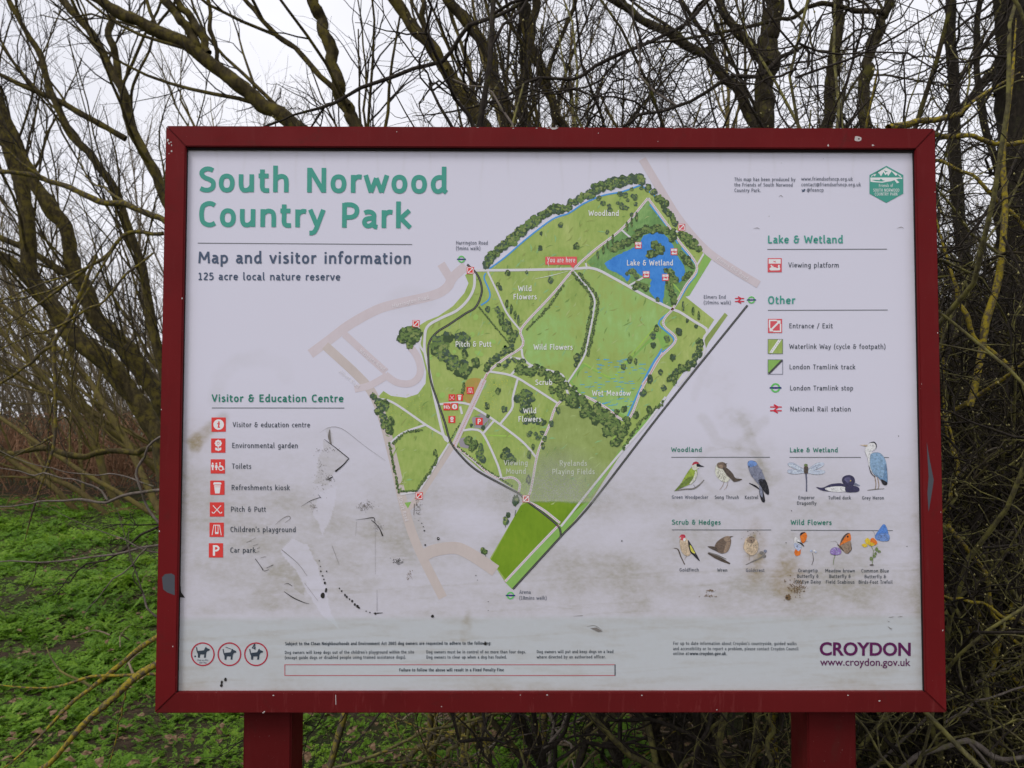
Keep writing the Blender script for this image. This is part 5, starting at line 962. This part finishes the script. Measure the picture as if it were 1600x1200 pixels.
def to_ground(P, rad, run=.5, flare=1.25):
    """carry a path's lower end (its first point) down to the ground"""
    d = P[0]-P[3]; d[2] = min(d[2], -.3*np.linalg.norm(d)); h = P[0][2]
    foot = P[0]+np.array([d[0], d[1], 0])*(h/max(-d[2], 1e-3))*run; foot[2] = -.03
    mid = (P[0]+foot)/2+np.array([d[0], d[1], 0])*.0
    L = np.linalg.norm(P[0]-foot); n = max(5, int(L/.15)); seg = smooth_path(np.array([foot, mid, P[0]]), n)[:-1]
    return np.vstack([seg, P]), np.concatenate([np.linspace(rad[0]*flare, rad[0], len(seg)), rad])
def beyond(P, rad, L):
    d = unit(P[-1]-P[-4]); n = max(4, int(L/.2)); t = np.linspace(0, 1, n+1)[1:, None]
    return np.vstack([P, P[-1]+d*L*t+np.array([0, 0, .12*L])*t**2]), np.concatenate([rad, np.linspace(rad[-1]*.95, rad[-1]*.35, n)])
def tree(name, label, cat, stems, spec, bark_, twig, seed, group=None, limb_bark=None, buds=False, crook=.01, levels=2, limb_name='branch', stem_name='trunk'):
    """stems: [(path, radii), ...]; the first is the trunk, the others are limbs of their own"""
    r = np.random.default_rng(seed); root = None
    for k, (P, rad) in enumerate(stems):
        P = wobble(P, crook, r)
        if root is None:
            root = thing(name, label, cat, (float(P[0][0]), float(P[0][1]), 0.0), group)
        T = Tubes(); T.add(P, rad, 12 if rad[0] > .03 else 8); T.build(stem_name if k == 0 else limb_name, bark_, root)
        stems[k] = (P, rad)
    out = {}
    for P, rad in stems: sprout(P, rad, r, out, 0, levels, spec)
    limbs = sorted(out.get(0, []), key=lambda q: -np.linalg.norm(np.diff(q[0], axis=0), axis=1).sum()*q[1][0]); 
    for P, rad in limbs[:60]:
        T = Tubes(); T.add(P, rad, 6); T.build(limb_name, limb_bark or bark_, root)
    T = Tubes()
    for P, rad in limbs[60:]: T.add(P, rad, 5)
    for lv in range(1, levels+1):
        for P, rad in out.get(lv, []): T.add(P, rad, 4 if lv == 1 else 3)
    tw = T.build('twigs', twig, root)
    if tw: tw['kind'] = 'stuff'
    if buds: add_buds(out, r, root, buds)
    return root, out
OCT = np.array([[1, 0, 0], [-1, 0, 0], [0, 1, 0], [0, -1, 0], [0, 0, 1.5], [0, 0, -1.2]], float); OCTF = np.array([[0, 2, 4], [2, 1, 4], [1, 3, 4], [3, 0, 4], [2, 0, 5], [1, 2, 5], [3, 1, 5], [0, 3, 5]])
M_BUD = NM('bud', .6, .3).color((.3, .26, .1)).m
def add_buds(out, r, root, n):
    src = [q for lv in (1, 2) for q in out.get(lv, [])]
    if not src: return
    pts = np.array([src[i][0][r.integers(1, len(src[i][0]))] for i in r.integers(0, len(src), n)]); s_ = r.uniform(.0016, .0032, n)
    ok = ~((np.abs(pts[:, 0]) < .8) & (pts[:, 2] > .95) & (pts[:, 2] < 2.16) & (pts[:, 1] < .12)); pts, s_ = pts[ok], s_[ok]; n = len(pts)
    V = (OCT[None]*s_[:, None, None]+pts[:, None]).reshape(-1, 3); F = (OCTF[None]+(np.arange(n)*6)[:, None, None]).reshape(-1, 3)
    b = link('buds', npmesh('buds', V, F), M_BUD); adopt(b, root); b['kind'] = 'stuff'

GW = 'leaning willows left of the board'
def px(s): return [tuple(float(v) for v in q.split(',')) for q in s.split()]
def trunk(s, Y, w, up=1.5, run=.5, n=46):
    P, rd = pxpath(px(s), Y, w, n); P, rd = beyond(P, rd, up); return to_ground(P, rd, run)
def limb(s, Y, w, up=.8, n=20):
    P, rd = pxpath(px(s), Y, w, n); return beyond(P, rd, up)
tree('willow_tree', 'thick mossy trunk leaning left, lowest against the left frame edge', 'tree', [trunk('255,705 241,669 168,568 105,515 77,477 52,440 40,322 15,235 0,196', 5.6, [33, 31, 28, 25, 21, 17]),
     limb('60,455 20,412 -40,380', 5.6, [20, 14])], WIL, B_WILLOW, B_TWIG, 1, GW)
tree('willow_tree', 'mossy trunk leaning left above the thickest one, forking high at left', 'tree', [trunk('262,640 236,600 196,545 164,515 140,470 115,421 101,350 60,300 35,245 0,168', 6.4, [29, 27, 24, 20, 15]),
     limb('101,350 75,330 45,260 20,200 -20,150', 6.4, [15, 10]), limb('164,515 120,440 60,400 0,370', 6.4, [14, 9])], WIL, B_WILLOW, B_TWIG, 2, GW)
tree('willow_tree', 'thick bare limb arching up left from behind the top frame rail', 'tree', [trunk('500,235 455,193 409,157 371,130 332,101 297,73 245,45 196,21 154,0', 3.6, [25, 23, 21, 17]),
     limb('308,78 300,50 276,22 252,-6', 3.6, [15, 13]), limb('325,84 315,55 304,38 285,15 272,-6', 3.6, [13, 11]), limb('345,110 333,60 330,20 322,-10', 3.7, [7, 6])], WIL, B_WILLOW, B_TWIG, 3, GW)
tree('willow_tree', 'slim trunk rising steeply to a fork beyond the top left corner', 'tree', [trunk('300,380 255,301 231,252 206,199 189,140 171,105 140,52 101,0', 4.6, [17, 15, 13, 11]),
     limb('184,125 180,75 172,55 176,20 150,-8', 4.6, [12, 9]), limb('215,215 205,150 235,60 262,20', 4.7, [5, 4])], WIL, B_WILLOW, B_TWIG, 4, GW)
tree('willow_tree', 'slender stem crossing the white sky at far left', 'tree', [trunk('225,420 205,370 185,304 150,252 105,196 80,140 63,91 40,50 21,15', 5.2, [13, 12, 10, 7]), limb('196,217 140,182 87,154 42,136 0,115', 5.2, [10, 8, 7])], WIL, B_WILLOW, B_TWIG, 5, GW)
tree('willow_tree', 'yellow barked limb bending over the upper left frame corner', 'tree', [trunk('310,420 262,350 205,325 150,315 100,290 50,275 0,270', 4.0, [10, 9, 7]), limb('255,365 205,362 160,400 135,420', 4.0, [7, 5])], WIL, B_LICHEN, B_TWIG, 6, GW)
GC = 'bare stems rising behind the board'
for i, (lab, s, Y, w, fk) in enumerate((
    ('stout stem just left of centre, curving left above the frame', '575,260 556,192 535,150 518,87 498,30 486,-4', 3.2, [24, 20, 18, 16], ['545,165 500,112 437,60 385,0']),
    ('thick dark stem leaning left, second right of the heading', '775,240 754,198 726,150 695,105 653,49 618,0', 3.0, [24, 21, 20, 18], ['700,110 668,50 660,0']),
    ('yellowish stem bending left at the middle of the top rail', '800,250 789,198 782,157 765,105 744,52 709,10 690,-15', 3.4, [21, 19, 18, 15], []),
    ('straight upright stem over the map woodland', '818,250 817,196 818,110 822,50 816,-5', 3.8, [17, 15, 14], []),
    ('stem pair crossing in a narrow vee above the map', '890,250 877,198 859,157 845,105 834,60 838,0', 3.3, [16, 14, 13], ['870,240 866,190 858,110 880,50 900,0']),
    ('dark slanting limb rising left from the logo side', '1215,250 1155,150 1110,94 1080,77 1010,31 957,0', 2.8, [18, 15, 13], []),
    ('mossy green trunk right of the map text, thickest on the right', '1188,260 1190,196 1197,105 1206,40 1212,-5', 3.0, [34, 31, 29, 27], ['1197,100 1160,60 1130,20 1110,-10']),
    ('brownish trunk standing above the green emblem, left side', '1290,260 1292,196 1299,105 1310,20 1314,-5', 3.2, [20, 18, 16], []),
    ('curving dark trunk above the green emblem, right side', '1350,260 1351,196 1355,105 1376,42 1390,-5', 2.6, [18, 17, 15], ['1383,20 1348,16 1306,7 1267,6 1240,28 1222,30']))):
    st = [trunk(s, Y, w, 1.6, .2)]+[limb(f, Y-.05, [w[-1]*.62, w[-1]*.45]) for f in fk]
    tree('bare_tree', lab, 'tree', st, WIL if i < 6 else HAW, B_WILLOW if i in (0, 1, 2, 4) else B_DARK, B_TWIG, 20+i, GC)
tree('ivy_tree', 'broad dark shaggy trunk filling the far right edge', 'tree', [trunk('1592,760 1590,500 1588,300 1584,150 1578,-5', 3.0, [62, 58, 54, 50], 1.6, .1), limb('1590,330 1555,250 1530,150 1520,60 1530,0', 2.9, [13, 9])], HAW, B_SHADE, B_TWIG, 40)
tree('bare_tree', 'dark trunk set back between board and shaggy trunk', 'tree', [trunk('1520,700 1515,480 1500,330 1490,140 1484,0', 4.2, [24, 20, 16], 1.5, .1), limb('1497,178 1530,140 1565,87 1605,10', 4.0, [17, 14, 12])], HAW, B_SHADE, B_TWIG, 41, GC)

# more trees standing back: leaning willows at left, upright bare stems behind the board
r = np.random.default_rng(606)
def wild(x, y, h, rad0, lean, k=22, wob=.06):
    p = np.array([x, y, -.03]); d = unit(np.array([lean, r.normal(0, .08), 1.0])); pts = [p]
    for q in range(k-1): d = unit(d+r.normal(0, wob, 3)+np.array([lean*.04, 0, .0])); pts.append(pts[-1]+d*h/(k-1))
    return np.array(pts), np.linspace(rad0, .012, k)
for k in range(5):
    y = r.uniform(8, 13); x = r.uniform(-.62, -.18)*(y+1.5); h = r.uniform(5, 8); st = [wild(x, y, h, r.uniform(.05, .08), r.uniform(-1.3, -.45))]
    for q in range(r.integers(1, 3)): st.append(wild(x+r.normal(0, .1), y+r.normal(0, .1), h*.8, r.uniform(.03, .06), r.uniform(-1.4, -.3)))
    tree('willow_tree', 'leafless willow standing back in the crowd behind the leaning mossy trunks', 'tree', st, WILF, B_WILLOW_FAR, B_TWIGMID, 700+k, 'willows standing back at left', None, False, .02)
for k in range(8):
    y = r.uniform(5.5, 11); x = r.uniform(-.30, .62)*(y+1.5); h = r.uniform(5, 8); st = [wild(x, y, h, r.uniform(.04, .075), r.uniform(-.7, .1))]
    for q in range(r.integers(0, 3)): st.append(wild(x+r.normal(0, .1), y+r.normal(0, .1), h*.8, r.uniform(.03, .05), r.uniform(-.5, .5)))
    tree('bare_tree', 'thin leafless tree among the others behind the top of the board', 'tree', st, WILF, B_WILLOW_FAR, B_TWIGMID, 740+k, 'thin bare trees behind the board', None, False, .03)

# ------------------------------------------------------------------ hawthorn scrub round the board
GH = 'lichened hawthorn bushes round the board'
def clump(x, y, n, r, L, rad0, lean=(0, 0), spread=.45, up=1.0):
    st = []
    for _ in range(n):
        p = np.array([x+r.normal(0, .3), y+r.normal(0, .2), -.02]); d = unit(np.array([lean[0]+r.normal(0, spread), lean[1]+r.normal(0, spread*.6), up])); ln = L*r.uniform(.65, 1.15); k = 18; pts = [p]
        for q in range(k-1):
            d = unit(d+r.normal(0, .2, 3)+np.array([-.12*(pts[-1][0]-x), -.12*(pts[-1][1]-y), .045])); pts.append(pts[-1]+d*ln/(k-1))
        st.append((np.array(pts), np.linspace(rad0*r.uniform(.7, 1.2), .003, k)))
    return st
r = np.random.default_rng(301)
# over the board: crooked spiny stems and long arching shoots
st = clump(.35, 1.5, 10, r, 3.4, .016, (-.05, 0), .28)+[limb(s, Y, w, .3) for s, Y, w in (('1262,105 1240,62 1232,72 1200,102 1127,136 1040,165 985,185', .9, [4, 6, 7, 6, 4]), ('840,-5 817,2 730,56 670,101 607,140 520,165 440,190', 1.1, [5, 7, 7, 6, 3]), ('1110,-5 1030,60 960,90 900,115 830,125 770,150', 1.2, [6, 6, 4]))]
tree('hawthorn_bush', 'spiny hawthorn with long grey shoots arching over the top rail', 'bush', st, HAW, B_TWIG, B_TWIG, 302, GH, B_PALE, 1500, .02, 2, 'branch', 'stem')
st = clump(-.25, 1.9, 9, r, 3.3, .015, (.05, 0), .3)
tree('hawthorn_bush', 'thorny hawthorn behind the board with yellow lichen, above the map', 'bush', st, HAW, B_LICHEN, B_TWIG, 303, GH, B_TWIG, 900, .02, 2, 'branch', 'stem')
st = clump(.95, 1.7, 12, r, 3.5, .018, (0, 0), .32)
tree('hawthorn_bush', 'dense hawthorn behind the upper right corner of the board', 'bush', st, HAW, B_DARK, B_TWIG, 304, GH, B_DARK, 900, .02, 2, 'branch', 'stem')
st = clump(.1, 2.8, 8, r, 3.8, .018, (0, 0), .35)
tree('hawthorn_bush', 'thorny bush set back behind the middle of the board', 'bush', st, HAW, B_GREENISH, B_TWIG, 320, GH, None, 400, .02, 2, 'branch', 'stem')
st = clump(1.9, 3.0, 9, r, 4.2, .02, (-.05, 0), .35)
tree('hawthorn_bush', 'tall dense thorn bush set back behind the upper right', 'bush', st, HAW, B_DARK, B_TWIG, 321, GH, None, 400, .02, 2, 'branch', 'stem')
st = [limb(s, Y, w, .2) for s, Y, w in (('1516,635 1530,572 1545,500 1560,440 1570,330 1566,250 1575,150', .75, [10, 12, 11, 8, 6]), ('1585,580 1560,560 1520,520 1500,470 1490,440', .75, [7, 8, 5]), ('1388,200 1442,189 1480,185 1510,170', .9, [12, 10, 6]), ('1455,208 1500,213 1560,222 1610,226', .8, [9, 8, 7]), ('1610,370 1560,310 1500,270 1460,255', .9, [7, 5]), ('1480,820 1540,900 1560,960 1600,1010', .6, [7, 6, 5]), ('1600,975 1540,945 1480,932', .5, [6, 4]))]+clump(1.55, .95, 8, r, 2.7, .014, (-.1, 0), .4)
tree('hawthorn_bush', 'hawthorn with bright yellow lichen beside the right frame edge', 'bush', st, HAWL, B_YELLOW, B_GREENISH, 305, GH, B_GREENISH, 1200, .006, 2, 'branch', 'stem')
st = clump(1.25, 1.15, 9, r, 1.9, .011, (.1, -.05), .55)+clump(1.45, 1.9, 8, r, 3.6, .016, (.05, 0), .3)+clump(1.9, 1.5, 9, r, 2.6, .014, (-.15, 0), .45)
tree('hawthorn_bush', 'tangled dark hawthorn low on the right of the board', 'bush', st, HAW, B_DARK, B_DARK, 306, GH, B_GREENISH, 1400, .02, 2, 'branch', 'stem')
st = [limb(s, Y, w, .3) for s, Y, w in (('1404,1206 1430,1178 1457,1167 1504,1160 1535,1172 1554,1185 1610,1184', .45, [7, 8, 8, 7]), ('1475,1130 1540,1090 1610,1070', .5, [4, 3]), ('1350,1210 1420,1150 1500,1080 1600,1030', .8, [5, 4]))]
tree('fallen_branch', 'pale arched branch at the bottom right corner', 'branch', st, [dict(HAWL[0], per_m=2), HAWL[1], HAWL[2]], B_PALE, B_TWIG, 307, None, None, 200, .004, 1, 'branch', 'stem')
st = clump(1.18, .55, 7, r, 2.5, .007, (.05, 0), .28)+clump(1.5, .6, 7, r, 2.7, .008, (-.02, 0), .3)
tree('hawthorn_bush', 'fine drooping yellow green twigs right beside the right frame edge', 'bush', st, [dict(HAW[0], per_m=6, len=.7, rad=.005, trop=-.03), HAW[1], HAW[2]], B_GREENISH, B_GREENISH, 330, GH, None, 900, .02, 2, 'branch', 'stem')
st = clump(.75, 1.0, 8, r, 3.1, .012, (.02, 0), .22)+clump(1.25, 1.0, 7, r, 3.2, .012, (0, 0), .22)
tree('hawthorn_bush', 'crooked spiny thorn stems crowding behind the top right of the frame', 'bush', st, HAW, B_GREENISH, B_TWIG, 331, GH, B_TWIG, 900, .02, 2, 'branch', 'stem')
st = clump(1.3, .6, 9, r, 2.3, .006, (.08, 0), .3)
tree('hawthorn_bush', 'thin lichened twigs hanging in a tangle right of the lower frame', 'bush', st, [dict(HAW[0], per_m=7, len=.6, rad=.004, trop=-.05), HAW[1], HAW[2]], B_TWIG, B_GREENISH, 333, GH, B_GREENISH, 900, .02, 2, 'branch', 'stem')
st = clump(.6, 1.25, 9, r, 3.3, .012, (-.05, 0), .25)
tree('hawthorn_bush', 'spur covered thorn stems rising behind the wetland corner of the map', 'bush', st, HAW, B_TWIG, B_TWIG, 332, GH, None, 700, .02, 2, 'branch', 'stem')
# left: yellow lichened stems from behind the lower left corner
st = [limb(s, Y, w, .25) for s, Y, w in (('330,985 241,1039 203,1063 150,1116 98,1168 60,1200', .55, [9, 11, 9, 7]), ('320,960 241,997 196,1032 140,1074 105,1105 70,1140', .7, [8, 9, 7, 4]), ('300,1040 241,1052 160,1058 80,1072 15,1070', .6, [4, 5, 4, 2]), ('200,1064 190,1110 180,1150', .6, [3, 2]))]
tree('hawthorn_bush', 'yellow lichen stems reaching out past the lower left frame corner', 'bush', st, [dict(HAWL[0], per_m=1.5, len=.35), dict(HAWL[1], per_m=4), HAWL[2]], B_YELLOW, B_PALE, 308, GH, B_GREENISH, 500, .004, 2, 'branch', 'stem')
st = [limb(s, Y, w, .2) for s, Y, w in (('300,760 248,767 168,781 100,782 45,788', .5, [5, 5, 4, 2]), ('168,781 150,760 75,743 20,735', .5, [3.5, 2.5, 1.5]), ('240,760 190,745 110,738 76,730', .55, [3, 2, 1.5]), ('260,830 230,790 215,735 240,690 265,670', .5, [5, 4, 4, 3]), ('300,845 244,853 180,862 100,876 0,878', .6, [4, 4, 3, 2]), ('290,870 241,860 190,842 155,830', .6, [3, 2, 1]), ('280,975 240,960 225,930 222,920', .6, [3, 3, 2]))]
tree('hawthorn_bush', 'slim budding twigs crossing the grass left of the board', 'bush', st, [dict(HAWL[0], per_m=1.2, len=.22, rad=.003), dict(HAWL[1], per_m=4, len=.12), dict(HAWL[2], per_m=5)], B_PALE, B_PALE, 309, GH, None, 300, .004, 2, 'branch', 'stem')
st = [limb(s, Y, w, .2) for s, Y, w in (('150,400 130,452 110,490 91,522 84,540 87,610 88,680 77,725 60,780', 1.6, [5, 6, 7, 6, 5, 3]), ('84,540 40,575 0,601 -40,620', 1.6, [5, 4]), ('91,522 55,520 0,545', 1.6, [3, 2]), ('240,395 200,430 160,470 110,500', 1.6, [3, 4, 4]))]
tree('hawthorn_bush', 'yellow lichened hanging branch in front of the leaning willows', 'bush', st, [dict(HAWL[0], per_m=4, len=.35), HAWL[1], HAWL[2]], B_LICHEN, B_TWIG, 310, GH, None, 250, .006, 2, 'branch', 'stem')
st = clump(.1, .9, 6, r, 1.0, .007, (.0, 0), .4)+[limb(s, Y, w, .2) for s, Y, w in (('700,1110 720,1140 705,1180 690,1210', .7, [5, 7, 6]), ('1190,1100 1204,1140 1200,1210', .5, [7, 7]), ('520,1200 600,1175 700,1130 790,1110', .6, [4, 5, 4]), ('1060,1210 1110,1140 1140,1100', .7, [6, 5]), ('735,1105 732,1160 738,1210', .8, [6, 5]), ('930,1110 905,1160 880,1210', .9, [4, 4]), ('630,1210 690,1150 722,1115', .7, [5, 5]))]
tree('hawthorn_bush', 'lichen flecked stems showing under the board between its posts', 'bush', st, HAWL, B_GREENISH, B_GREENISH, 311, GH, B_LICHEN, 700, .006, 2, 'branch', 'stem')
P, rd = pxpath(px('300,716 245,706 122,708 60,702 0,704 -60,700'), 9.0, [10, 9, 8, 7]); tree('fallen_tree', 'thin mossy fallen trunk lying level across the left clearing', 'tree', [(P, rd)], [dict(WIL[0], per_m=.8, len=.6), WIL[1], WIL[2]], B_WILLOW, B_TWIG, 312, None, None, False, .03, 1)

# dead sticks on the ground
stk = None
def stick(x, y, L, an, rad, lab, grp, r):
    k = 8; t = np.linspace(0, 1, k); P = np.stack([x+L*np.cos(an)*t, y+L*np.sin(an)*t, .05+.05*np.sin(t*3)+0*t], 1); P[:, 2] += gz(P[:, 0], P[:, 1]); P = wobble(P, .012, r)
    T = Tubes(); T.add(P, np.linspace(rad, rad*.45, k), 6)
    if r.random() < .5: d = P[4]-P[3]; T.add(np.array([P[4], P[4]+d*.9+[.03, .02, .03], P[4]+d*1.6+[.07, .04, .05]]), np.array([rad*.6, rad*.45, rad*.3]), 5)
    o = T.build('fallen_stick', B_DEAD); tag(o, lab, 'stick', grp)
r = np.random.default_rng(404)
for k in range(16): p = [r.uniform(-3.6, -1.2), r.uniform(1.8, 7)]; stick(p[0], p[1], r.uniform(.12, .45), r.uniform(0, 6.28), r.uniform(.004, .009), 'short pale dead stick lying in the green ground cover', 'dead sticks in the ground cover', r)
for k in range(34): p = [r.uniform(-.7, 2.2), r.uniform(1.4, 4)]; stick(p[0], p[1], r.uniform(.15, .7), r.uniform(0, 6.28), r.uniform(.004, .011), 'brown dead stick lying on the litter beneath the board', 'dead sticks under the thicket', r)

# masses: brambles along the far edge of the green, the wood behind, the scrub at right
r = np.random.default_rng(505); T = Tubes()
for k in range(3000):
    x, y = r.uniform(-24, 4), r.uniform(13.2, 17.5); h = r.uniform(.5, 1.9); L = r.uniform(.5, 1.8); an = r.uniform(0, 6.28); t = np.linspace(0, 1, 7)
    P = np.stack([x+L*np.cos(an)*t, y+L*np.sin(an)*t*.7, h*np.sin(np.pi*(.1+.8*t))*(1-.25*t)], 1); P = wobble(P, .06, r); T.add(P, np.linspace(.013, .005, 7)*r.uniform(.6, 1.3), 3)
for k in range(500):   # dry stalks and fallen stems where the green ends
    x, y = r.uniform(-20, 2), r.uniform(10.5, 13.6); an = r.uniform(0, 6.28); L = r.uniform(.2, .9); t = np.linspace(0, 1, 5); P = np.stack([x+L*np.cos(an)*t, y+L*np.sin(an)*t, .1+r.uniform(0, .35)*t+.04*np.sin(t*5)], 1); T.add(P, np.linspace(.008, .004, 5)*r.uniform(.6, 1.2), 3)
tag(T.build('bramble_thicket', B_BROWN), 'low band of dead brown brambles beyond the green', 'brambles', kind='stuff')
T = Tubes()
for k in range(430):
    y = r.uniform(15, 34); x = r.uniform(-1.25, .85)*(y+1.5); h = r.uniform(4.5, 10); out = {}; lean = np.array([r.normal(-.22, .25), r.normal(0, .15), 1]); n = 14; p = np.array([x, y, 0.]); d = unit(lean); pts = [p]
    for q in range(n-1): d = unit(d+r.normal(0, .07, 3)); pts.append(pts[-1]+d*h/(n-1))
    P = np.array(pts); rad = np.linspace(r.uniform(.025, .06), .01, n); T.add(P, rad, 5)
    sprout(P, rad, r, out, 0, 2, [dict(per_m=3.0, ang=34, len=2.0, rad=.02, up=.2, wig=.1, trop=.03, n=7, bare=.08), dict(per_m=2.6, ang=36, len=1.0, rad=.009, wig=.12, n=5), dict(per_m=2.4, ang=36, len=.6, rad=.006, wig=.12, n=4, tip=.003)])
    for lv in out:
        for P, rd in out[lv]: T.add(P, rd, 3)
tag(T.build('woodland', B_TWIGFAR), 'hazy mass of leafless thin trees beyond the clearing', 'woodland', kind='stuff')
T = Tubes()
for k in range(3600):
    y = r.uniform(1.4, 6.5); x = r.uniform(.62, 1.0)*(y+1.54)*.64+r.uniform(0, 1.2); z = r.random()**1.5*2.6*(.55+.1*y); L = r.uniform(.3, 1.1); d = unit(r.normal(0, 1, 3)*[1, .7, .6]); t = np.linspace(0, 1, 8)[:, None]
    P = np.array([x, y, z])+d*L*t; P = wobble(P, .05, r); P[:, 2] = np.abs(P[:, 2]); T.add(P, np.linspace(r.uniform(.004, .009), .0015, 8), 4)
for k in range(1100):
    y = r.uniform(.45, 1.8); x = r.uniform(.93, 1.0)+r.random()*(.75*(y+1.54)-.6); z = r.random()**1.3*2.1; L = r.uniform(.2, .7); d = unit(r.normal(0, 1, 3)*[.8, .6, .9]); t = np.linspace(0, 1, 9)[:, None]
    P = np.array([x, y, z])+d*L*t; P = wobble(P, .028, r, 2); P[:, 2] = np.abs(P[:, 2]); T.add(P, np.linspace(r.uniform(.0016, .0038), .0008, 9), 4)
tag(T.build('scrub', B_SHADE), 'dark tangle of bare scrub filling the space right of the board', 'scrub', kind='stuff')
T = Tubes()
for k in range(2300):
    y = r.uniform(6, 12); x = r.uniform(-.05, .85)*(y+1.54); z = r.random()**1.4*2.6; L = r.uniform(.6, 2); d = unit(r.normal(0, 1, 3)*[1, .7, .9]); t = np.linspace(0, 1, 7)[:, None]
    P = np.array([x, y, z])+d*L*t; P = wobble(P, .1, r); P[:, 2] = np.abs(P[:, 2]); T.add(P, np.linspace(r.uniform(.008, .024), .004, 7), 4)
tag(T.build('undergrowth', B_SHADE), 'dark woody undergrowth behind the scrub and the board', 'undergrowth', kind='stuff')
